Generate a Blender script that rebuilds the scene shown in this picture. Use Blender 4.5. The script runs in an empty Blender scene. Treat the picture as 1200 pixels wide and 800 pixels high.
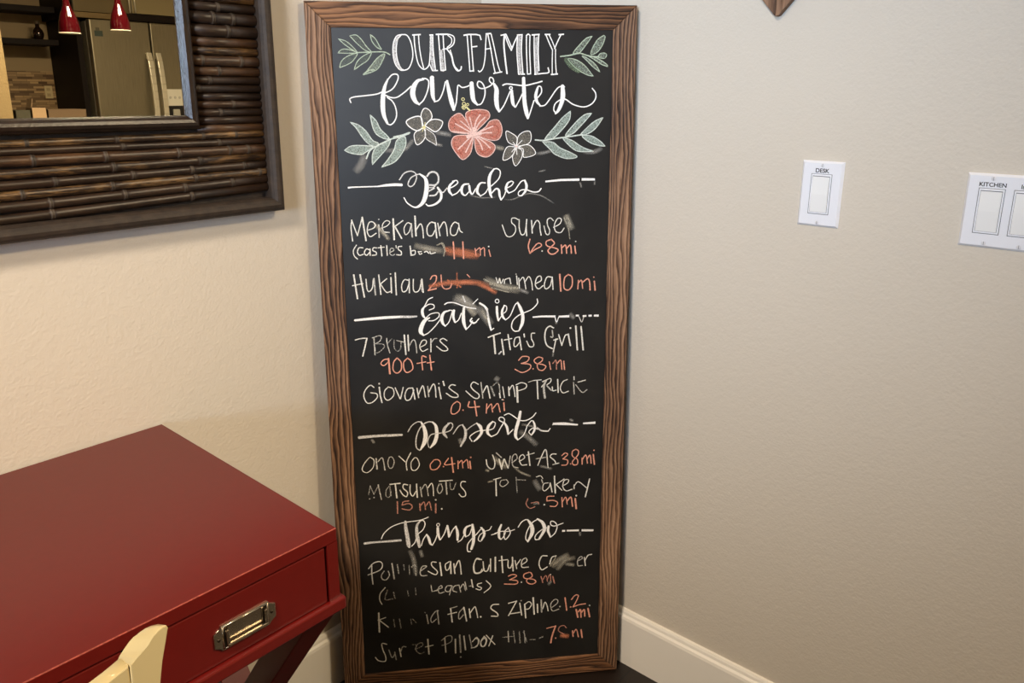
import bpy, bmesh, math, random
from mathutils import Vector, Matrix
random.seed(7)
scene = bpy.context.scene
COL = scene.collection
PI = math.pi

# ------------------------------------------------------------------ camera
cam_d = bpy.data.cameras.new('camera')
cam = bpy.data.objects.new('camera', cam_d); COL.objects.link(cam)
YAW, PITCH, ROLL = math.radians(49.0707), math.radians(14.7034), math.radians(-0.3767)
fw = Vector((math.sin(YAW)*math.cos(PITCH), math.cos(YAW)*math.cos(PITCH), -math.sin(PITCH)))
rt = Vector((math.cos(YAW), -math.sin(YAW), 0.0))
dn = fw.cross(rt)
rt2 = math.cos(ROLL)*rt + math.sin(ROLL)*dn
dn2 = -math.sin(ROLL)*rt + math.cos(ROLL)*dn
M3 = Matrix((rt2, -dn2, -fw)).transposed()
cam.matrix_world = Matrix.Translation((-1.35397, -1.26302, 1.30138)) @ M3.to_4x4()
cam_d.sensor_width = 36.0
cam_d.lens = 904.86/1200*36.0
cam_d.shift_y = -(400-345.13)/1200
cam_d.clip_start = 0.02
scene.camera = cam

# ------------------------------------------------------------------ world, light, exposure
scene.view_settings.view_transform = 'Standard'
scene.view_settings.look = 'None'
scene.view_settings.gamma = 1.0
scene.view_settings.use_curve_mapping = False
scene.view_settings.exposure = 0.0
w = bpy.data.worlds.new('world'); scene.world = w; w.use_nodes = True
w.node_tree.nodes['Background'].inputs[0].default_value = (0.75, 0.86, 1.0, 1)
w.node_tree.nodes['Background'].inputs[1].default_value = 0.25

def area_light(name, loc, target, sx, sy, power, col, spread=180):
    l = bpy.data.lights.new(name, 'AREA'); l.shape = 'RECTANGLE'
    l.size, l.size_y, l.energy, l.color = sx, sy, power, col
    l.spread = math.radians(spread)
    o = bpy.data.objects.new(name, l); COL.objects.link(o)
    o.location = loc
    o.rotation_euler = (Vector(target)-Vector(loc)).to_track_quat('-Z', 'Y').to_euler()
    return o
def point_light(name, loc, power, col, r=0.04):
    l = bpy.data.lights.new(name, 'POINT'); l.energy, l.color, l.shadow_soft_size = power, col, r
    o = bpy.data.objects.new(name, l); COL.objects.link(o); o.location = loc
    return o
DAY = (0.57, 0.75, 1.0)
WARM = (1.0, 0.845, 0.67)
WARM2 = (1.0, 0.80, 0.53)
# daylight through the tall window of the left end wall
area_light('window_daylight', (-4.30, -2.20, 1.62), (0.0, -0.30, 1.74), 1.2, 0.7, 9.2, DAY, 38)
# warm ceiling lamps of the living room and the kitchen
area_light('ceiling_lamp_light', (-2.2, -1.0, 2.36), (-0.05, -0.12, 0.1), 0.3, 0.3, 10.8, WARM, 76)
area_light('kitchen_lamp_light', (0.4, -2.1, 2.44), (0.4, -2.1, 0), 0.9, 0.4, 128, WARM2)

# ------------------------------------------------------------------ helpers
def T(o, label=None, cat=None, group=None, kind=None):
    if label: o['label'] = label
    if cat: o['category'] = cat
    if group: o['group'] = group
    if kind: o['kind'] = kind
    return o
def empty(name, loc, label, cat, group=None, rot=(0,0,0)):
    o = bpy.data.objects.new(name, None); COL.objects.link(o)
    o.empty_display_size = 0.05
    o.location = loc; o.rotation_euler = rot
    return T(o, label, cat, group)
def obj(name, bm, mats, parent=None, smooth=False, loc=None):
    me = bpy.data.meshes.new(name)
    bmesh.ops.recalc_face_normals(bm, faces=bm.faces[:])
    bm.to_mesh(me); bm.free()
    if not isinstance(mats, (list, tuple)): mats = [mats]
    for m in mats: me.materials.append(m)
    if smooth:
        for p in me.polygons: p.use_smooth = True
    o = bpy.data.objects.new(name, me); COL.objects.link(o)
    if parent: o.parent = parent
    if loc is not None: o.location = loc
    return o
def box(bm, a, b, bev=0.0, seg=2, mi=0):
    x0, y0, z0 = [min(p, q) for p, q in zip(a, b)]
    x1, y1, z1 = [max(p, q) for p, q in zip(a, b)]
    vs = [bm.verts.new(p) for p in ((x0,y0,z0),(x1,y0,z0),(x1,y1,z0),(x0,y1,z0),(x0,y0,z1),(x1,y0,z1),(x1,y1,z1),(x0,y1,z1))]
    fs = [bm.faces.new([vs[i] for i in f]) for f in ((0,3,2,1),(4,5,6,7),(0,1,5,4),(1,2,6,5),(2,3,7,6),(3,0,4,7))]
    for f in fs: f.material_index = mi
    if bev > 0:
        es = list({e for f in fs for e in f.edges})
        r = bmesh.ops.bevel(bm, geom=es, offset=bev, segments=seg, profile=0.5, affect='EDGES')
        for f in r['faces']: f.material_index = mi
    return fs
def bar(bm, p, q, wx, wy, up=(0,0,1), bev=0.0, mi=0):
    """box of section wx by wy from p to q"""
    p, q = Vector(p), Vector(q); d = (q-p); L = d.length; d.normalize()
    s = d.cross(Vector(up)).normalized(); t = s.cross(d)
    n0 = len(bm.verts)
    b2 = bmesh.new(); box(b2, (-wx/2, -wy/2, 0), (wx/2, wy/2, L), bev, 2, mi)
    mat = Matrix((s, t, d)).transposed().to_4x4(); mat.translation = p
    b2.transform(mat)
    me = bpy.data.meshes.new('tmp'); b2.to_mesh(me); b2.free(); bm.from_mesh(me); bpy.data.meshes.remove(me)
def prism(bm, pts, h0, h1, axis='y', mi=0, bev=0.0):
    """closed outline pts (2D) extruded along an axis"""
    def P(a, b, h):
        return {'x': (h, a, b), 'y': (a, h, b), 'z': (a, b, h)}[axis]
    v0 = [bm.verts.new(P(a, b, h0)) for a, b in pts]
    v1 = [bm.verts.new(P(a, b, h1)) for a, b in pts]
    fs = [bm.faces.new(v0), bm.faces.new(v1[::-1])]
    n = len(pts)
    caps = [fs[0], fs[1]]
    for i in range(n): fs.append(bm.faces.new((v0[i], v1[i], v1[(i+1) % n], v0[(i+1) % n])))
    for f in fs: f.material_index = mi
    if bev > 0:
        es = list({e for f in caps for e in f.edges})
        bmesh.ops.bevel(bm, geom=es, offset=bev, segments=2, profile=0.5, affect='EDGES')
def lathe(bm, prof, n=24, axis='z', o=(0,0,0), mi=0, cap=True):
    rings = []
    for r, h in prof:
        ring = []
        for k in range(n):
            a = 2*PI*k/n; c, s = r*math.cos(a), r*math.sin(a)
            v = {'z': (c, s, h), 'x': (h, c, s), 'y': (c, h, s)}[axis]
            ring.append(bm.verts.new((v[0]+o[0], v[1]+o[1], v[2]+o[2])))
        rings.append(ring)
    for A, B in zip(rings, rings[1:]):
        for k in range(n):
            f = bm.faces.new((A[k], A[(k+1) % n], B[(k+1) % n], B[k])); f.material_index = mi; f.smooth = True
    if cap:
        for R in (rings[0], rings[-1]):
            f = bm.faces.new(R); f.material_index = mi
def tube(bm, pts, r, n=10, mi=0):
    pts = [Vector(p) for p in pts]; rings = []
    for i, p in enumerate(pts):
        d = (pts[min(i+1, len(pts)-1)]-pts[max(i-1, 0)]).normalized()
        ref = Vector((0,0,1)) if abs(d.z) < 0.9 else Vector((1,0,0))
        s = d.cross(ref).normalized(); t = s.cross(d)
        rr = r[i] if isinstance(r, (list, tuple)) else r
        rings.append([bm.verts.new(p+rr*(math.cos(2*PI*k/n)*s+math.sin(2*PI*k/n)*t)) for k in range(n)])
    for A, B in zip(rings, rings[1:]):
        for k in range(n):
            f = bm.faces.new((A[k], A[(k+1) % n], B[(k+1) % n], B[k])); f.material_index = mi; f.smooth = True
    for R in (rings[0], rings[-1]): bm.faces.new(R).material_index = mi
def ring_sweep(bm, x0, x1, z0, z1, prof, ywall):
    """profile (inset, height above wall) swept round a rectangle on the wall plane, mitred corners"""
    cor = [(x0, z0, 1, 1), (x1, z0, -1, 1), (x1, z1, -1, -1), (x0, z1, 1, -1)]
    rings = [[bm.verts.new((cx+sx*a, ywall-h, cz+sz*a)) for a, h in prof] for cx, cz, sx, sz in cor]
    n = len(prof)
    for i in range(4):
        A, B = rings[i], rings[(i+1) % 4]
        for k in range(n):
            bm.faces.new((A[k], A[(k+1) % n], B[(k+1) % n], B[k]))

# ------------------------------------------------------------------ materials
def lin(r, g, b):
    f = lambda c: ((c/255+0.055)/1.055)**2.4 if c/255 > 0.04045 else c/255/12.92
    return (f(r), f(g), f(b), 1)
class NT:
    def __init__(s, name):
        s.m = bpy.data.materials.new(name); s.m.use_nodes = True; s.t = s.m.node_tree
        s.b = s.t.nodes['Principled BSDF']
    def n(s, typ, **kw):
        nd = s.t.nodes.new(typ)
        for k, v in kw.items():
            if k in nd.inputs.keys(): nd.inputs[k].default_value = v
            else: setattr(nd, k, v)
        return nd
    def l(s, a, b): s.t.links.new(a, b)
    def coord(s, scale=(1,1,1), kind='Object'):
        c = s.n('ShaderNodeTexCoord'); mp = s.n('ShaderNodeMapping'); mp.inputs['Scale'].default_value = scale
        s.l(c.outputs[kind], mp.inputs['Vector']); return mp.outputs['Vector']
    def noise(s, vec, scale, detail=4, rough=0.55, dist=0.0):
        nd = s.n('ShaderNodeTexNoise'); nd.inputs['Scale'].default_value = scale
        nd.inputs['Detail'].default_value = detail; nd.inputs['Roughness'].default_value = rough
        nd.inputs['Distortion'].default_value = dist
        s.l(vec, nd.inputs['Vector']); return nd.outputs['Fac']
    def ramp(s, fac, stops):
        r = s.n('ShaderNodeValToRGB'); e = r.color_ramp.elements
        while len(e) < len(stops): e.new(0.5)
        for q, (p, c) in zip(e, stops): q.position = p; q.color = c
        s.l(fac, r.inputs['Fac']); return r.outputs['Color']
    def bump(s, h, strength, dist):
        b = s.n('ShaderNodeBump'); b.inputs['Strength'].default_value = strength; b.inputs['Distance'].default_value = dist
        s.l(h, b.inputs['Height']); s.l(b.outputs['Normal'], s.b.inputs['Normal'])
    def math(s, op, a, b=None):
        m = s.n('ShaderNodeMath', operation=op)
        for i, v in enumerate((a, b)):
            if v is None: continue
            if isinstance(v, (int, float)): m.inputs[i].default_value = v
            else: s.l(v, m.inputs[i])
        return m.outputs[0]
def plain(name, col, rough=0.5, metal=0.0, spec=0.5, coat=0.0, bump=None, var=0.0):
    t = NT(name); t.b.inputs['Base Color'].default_value = col
    t.b.inputs['Roughness'].default_value = rough; t.b.inputs['Metallic'].default_value = metal
    t.b.inputs['Specular IOR Level'].default_value = spec; t.b.inputs['Coat Weight'].default_value = coat
    if bump or var:
        v = t.coord(); nz = t.noise(v, bump[0] if bump else 30, 4)
        if bump: t.bump(nz, bump[1], bump[2])
        if var:
            c2 = tuple(x*(1-var) for x in col[:3])+(1,)
            c3 = tuple(min(1, x*(1+var)) for x in col[:3])+(1,)
            t.l(t.ramp(nz, [(0.3, c2), (0.7, c3)]), t.b.inputs['Base Color'])
    return t.m
def wall_paint(name, col):
    t = NT(name); v = t.coord()
    big = t.noise(v, 1.6, 2)
    c2 = tuple(x*0.97 for x in col[:3])+(1,)
    t.l(t.ramp(big, [(0.3, c2), (0.7, col)]), t.b.inputs['Base Color'])
    t.b.inputs['Roughness'].default_value = 0.55
    t.b.inputs['Specular IOR Level'].default_value = 0.35
    a = t.noise(v, 210, 3, 0.5); b = t.noise(v, 75, 2, 0.5)
    t.bump(t.math('ADD', a, b), 0.42, 0.0016)
    return t.m
def wood(name, along, stops, period=0.0062, warp=0.03, rough=0.62, bumpd=0.0016, seed=0.0):
    """growth rings cut along the board: bands warped by a long soft noise, plus fine fibres"""
    t = NT(name)
    s2 = {'z': (1, 1, 0.16), 'x': (0.16, 1, 1)}[along]; s3 = {'z': (1, 1, 0.03), 'x': (0.03, 1, 1)}[along]
    a = t.noise(t.coord(s2), 17, 2, 0.5); b2 = t.noise(t.coord(s2), 60, 3, 0.6); fib = t.noise(t.coord(s3), 520, 3, 0.65)
    sep = t.n('ShaderNodeSeparateXYZ'); t.l(t.coord(), sep.inputs[0])
    across = sep.outputs[0 if along == 'z' else 2]
    pos = t.math('ADD', across, t.math('ADD', t.math('MULTIPLY', a, warp), t.math('MULTIPLY', b2, 0.009)))
    ph = t.math('FRACT', t.math('DIVIDE', t.math('ADD', pos, 10.0+seed), period))
    # sharp late-wood line, slow early-wood ramp
    ring = t.math('MULTIPLY', t.math('POWER', ph, 0.75), t.math('MINIMUM', t.math('MULTIPLY', t.math('SUBTRACT', 1.0, ph), 5.0), 1.0))
    blot = t.noise(t.coord(s2), 11, 3, 0.6)
    mix = t.math('ADD', t.math('MULTIPLY', ring, 0.52), t.math('ADD', t.math('MULTIPLY', fib, 0.50), t.math('MULTIPLY', t.math('SUBTRACT', blot, 0.5), 0.9)))
    t.l(t.ramp(mix, stops), t.b.inputs['Base Color'])
    t.b.inputs['Roughness'].default_value = rough; t.b.inputs['Specular IOR Level'].default_value = 0.35
    t.bump(mix, 1.0, bumpd*1.4)
    return t.m
PAINT = wall_paint('wall_paint', lin(214, 205, 190))
CEIL = plain('ceiling_paint', lin(232, 226, 214), 0.8)
TRIM = plain('trim_paint', lin(248, 243, 232), 0.38, bump=(60, 0.08, 0.001))
def floor_mat():
    t = NT('dark_floorboards'); v = t.coord((1, 1, 1))
    br = t.n('ShaderNodeTexBrick'); br.inputs['Scale'].default_value = 1.0
    br.inputs['Color1'].default_value = lin(34, 24, 18); br.inputs['Color2'].default_value = lin(26, 18, 14)
    br.inputs['Mortar'].default_value = lin(10, 7, 6); br.inputs['Mortar Size'].default_value = 0.002
    br.inputs['Brick Width'].default_value = 1.2; br.inputs['Row Height'].default_value = 0.12
    t.l(v, br.inputs['Vector']); t.l(br.outputs['Color'], t.b.inputs['Base Color'])
    t.b.inputs['Roughness'].default_value = 0.42
    t.bump(t.noise(t.coord((1, 14, 1)), 18, 4), 0.2, 0.001)
    return t.m
FLOOR = floor_mat()
ST = [(0.22, lin(30, 19, 13)), (0.40, lin(78, 54, 39)), (0.55, lin(118, 87, 64)), (0.80, lin(166, 130, 102))]
WOODV = wood('burnt_pine_upright', 'z', ST, 0.0068, 0.045)
WOODH = wood('burnt_pine_crosswise', 'x', [(0.20, lin(36, 22, 14)), (0.42, lin(88, 58, 37)), (0.82, lin(158, 112, 76))], 0.0095, 0.07)
HEARTW = wood('rustic_heart_wood', 'z', ST, 0.008, 0.05)

# ------------------------------------------------------------------ the room
YL = 0.008
def struct(name, bm, mat, parent=None, smooth=False):
    o = obj(name, bm, mat, parent, smooth)
    if not parent: o['kind'] = 'structure'
    return o
bm = bmesh.new(); box(bm, (-4.6, -5.5, -0.1), (3.2, 0.2, 0.0)); struct('floor', bm, FLOOR)
bm = bmesh.new(); box(bm, (-4.6, -5.5, 2.5), (3.2, 0.2, 2.6)); struct('ceiling', bm, CEIL)
bm = bmesh.new(); box(bm, (-4.6, YL, 0), (0.12, YL+0.12, 2.5)); struct('wall_left', bm, PAINT)
bm = bmesh.new(); box(bm, (0, YL, 0), (0.12, -1.40, 2.5)); struct('wall_right', bm, PAINT)
bm = bmesh.new(); box(bm, (-4.6, -5.37, 0), (3.2, -5.25, 2.5)); struct('wall_back', bm, plain('kitchen_wall_paint', lin(150, 128, 92), 0.6))
bm = bmesh.new(); box(bm, (3.0, -5.25, 0), (3.12, 0.2, 2.5)); struct('wall_kitchen', bm, PAINT)
bm = bmesh.new(); box(bm, (0.12, YL, 0), (3.0, YL+0.12, 2.5)); struct('wall_far', bm, PAINT)
# end wall with a window opening
WY0, WY1, WZ0, WZ1 = -2.85, -1.55, 1.20, 2.05
bm = bmesh.new()
box(bm, (-4.5, -5.25, 0), (-4.4, WY0, 2.5)); box(bm, (-4.5, WY1, 0), (-4.4, YL, 2.5))
box(bm, (-4.5, WY0, 0), (-4.4, WY1, WZ0)); box(bm, (-4.5, WY0, WZ1), (-4.4, WY1, 2.5))
struct('wall_window', bm, PAINT)
bm = bmesh.new()
for y in (WY0, (WY0+WY1)/2-0.025, WY1-0.05): box(bm, (-4.47, y, WZ0), (-4.42, y+0.05, WZ1))
for z in (WZ0, WZ1-0.05): box(bm, (-4.47, WY0, z), (-4.42, WY1, z+0.05))
win = struct('window_1', bm, TRIM)
# cream wall end between living room and kitchen (seen in the mirror)
bm = bmesh.new(); box(bm, (-1.2, -2.52, 0), (-0.256, -2.40, 2.5)); struct('wall_partition', bm, wall_paint('cream_paint', lin(172, 148, 104)))
# baseboards with a rounded, stepped top
def base_prof(): return [(0, 0), (0.014, 0), (0.014, 0.118), (0.0125, 0.124), (0.0085, 0.128), (0.0075, 0.134), (0.005, 0.1385), (0, 0.1395)]
bm = bmesh.new()
prism(bm, [(YL-a, z) for a, z in base_prof()], -4.4, 0.0, 'x'); struct('baseboard_left', bm, TRIM)
bm = bmesh.new()
prism(bm, [(-a, z) for a, z in base_prof()], YL-0.014, -1.40, 'y'); struct('baseboard_right', bm, TRIM)

# ------------------------------------------------------------------ chalkboard leaning in the corner
U = Vector((0.744500, -0.667595, 0.00605)); V = Vector((0.015588, 0.026441, 0.999529)); N = U.cross(V)   # N points to the room
if N.y > 0: N = -N
board = bpy.data.objects.new('chalkboard_sign', None); COL.objects.link(board)
board.empty_display_size = 0.1
mw = Matrix((U, -N, V)).transposed().to_4x4(); mw.translation = Vector((-0.27628, -0.25130, 0.00213))
board.matrix_world = mw
T(board, 'tall wood-framed chalkboard with hand-chalked lists leaning in the room corner', 'chalkboard')
# local frame: x along the width, z up, -y towards the room; front of the frame is y = 0
BW, BH, FR = 0.3096, 1.4587, 0.0455
IX, IZ0, IZ1 = 0.2641, 0.0460, 1.4135
TH = 0.016
def rail(name, pts, mat):
    bm = bmesh.new(); prism(bm, pts, 0.0, TH, 'y', 0, 0.0018); return obj(name, bm, mat, board)
rail('frame_stile', [(-BW, 0), (-IX, IZ0), (-IX, IZ1), (-BW, BH)], WOODV)
rail('frame_stile', [(BW, 0), (BW, BH), (IX, IZ1), (IX, IZ0)], WOODV)
rail('frame_rail', [(-BW, BH), (-IX, IZ1), (IX, IZ1), (BW, BH)], WOODH)
rail('frame_rail', [(-BW, 0), (BW, 0), (IX, IZ0), (-IX, IZ0)], WOODH)
def slate_mat():
    t = NT('chalkboard_black'); v = t.coord()
    a = t.noise(v, 3.5, 5, 0.65, 0.6)
    t.l(t.ramp(a, [(0.35, lin(26, 25, 24)), (0.72, lin(40, 39, 37))]), t.b.inputs['Base Color'])
    t.b.inputs['Roughness'].default_value = 0.44
    t.b.inputs['Specular IOR Level'].default_value = 0.42
    t.bump(t.noise(v, 160, 2), 0.06, 0.0004)
    return t.m
bm = bmesh.new(); box(bm, (-IX-0.004, 0.0032, IZ0-0.004), (IX+0.004, 0.0085, IZ1+0.004))
obj('slate', bm, slate_mat(), board)
YS = 0.0032   # front face of the slate

# chalk materials: colour with grainy coverage
def chalk(name, col, cover, grain=420, soft=0.0, streak=False):
    t = NT('chalk_'+name); t.b.inputs['Base Color'].default_value = col
    t.b.inputs['Roughness'].default_value = 0.95; t.b.inputs['Specular IOR Level'].default_value = 0.05
    nz = t.noise(t.coord(), grain, 4, 0.7)
    uv = t.n('ShaderNodeTexCoord'); sp = t.n('ShaderNodeSeparateXYZ'); t.l(uv.outputs['UV'], sp.inputs[0])
    d = t.math('ABSOLUTE', t.math('SUBTRACT', t.math('MULTIPLY', sp.outputs[0], 2.0), 1.0))
    if soft:
        e = t.math('POWER', t.math('SUBTRACT', 1.0, d), 0.75)
        l = t.math('SINE', t.math('MULTIPLY', sp.outputs[1], PI))
        e = t.math('MULTIPLY', e, t.math('POWER', t.math('MAXIMUM', l, 0.0), 0.45))
        st = t.noise(t.coord(), 90, 3, 0.6)
        a = t.math('MULTIPLY', e, t.math('MULTIPLY', t.math('ADD', t.math('MULTIPLY', nz, 0.8), t.math('MULTIPLY', st, 1.2)), cover))
    else:
        a = t.math('MULTIPLY', t.math('SUBTRACT', nz, 0.5), 1.7)
        a = t.math('ADD', a, cover)
        e = t.math('MINIMUM', t.math('MULTIPLY', t.math('SUBTRACT', 1.0, d), 3.5), 1.0)
        a = t.math('MULTIPLY', a, t.math('POWER', e, 0.7))
    c = t.n('ShaderNodeClamp'); t.l(a, c.inputs[0]); t.l(c.outputs[0], t.b.inputs['Alpha'])
    return t.m
CW, CC = lin(246, 245, 243), lin(238, 236, 228)
CM = {'W': chalk('white', CW, 1.0), 'w': chalk('white_worn', CW, 0.66), 'D': chalk('white_fill', CW, 0.45),
      'C': chalk('cream', CC, 0.84), 'c': chalk('cream_worn', CC, 0.52), 'd': chalk('cream_faint', CC, 0.30),
      'K': chalk('coral', lin(232, 164, 142), 0.9), 'k': chalk('coral_worn', lin(220, 156, 138), 0.58), 'o': chalk('orange_rub', lin(190, 120, 92), 0.55),
      'R': chalk('red', lin(206, 106, 88), 0.5), 'p': chalk('pale_pink', lin(240, 205, 196), 0.8),
      'G': chalk('green', lin(186, 200, 178), 0.8), 'g': chalk('green_worn', lin(150, 172, 140), 0.3),
      'M': chalk('mint', lin(214, 224, 216), 0.82), 'm': chalk('mint_worn', lin(170, 196, 180), 0.5),
      'Y': chalk('yellow', lin(226, 218, 160), 0.9), 'b': chalk('beige_rub', lin(190, 184, 166), 0.5), 's': chalk('grey_rub', lin(170, 168, 160), 0.3)}
FILL = {'g': chalk('green_fill', lin(140, 154, 136), 0.18), 'h': chalk('green_shade', lin(160, 172, 156), 0.45), 'm': chalk('mint_shade', lin(178, 194, 184), 0.55),
        'w': chalk('ash_shade', lin(180, 174, 160), 0.24), 'r': chalk('salmon_shade', lin(202, 134, 118), 0.72), 'Y': CM['Y']}
SOFT = {'b': chalk('beige_smear', lin(190, 184, 168), 0.55, soft=1), 's': chalk('grey_smear', lin(190, 188, 182), 0.42, soft=1), 'o': chalk('orange_smear', lin(196, 124, 94), 0.9, soft=1)}
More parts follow.
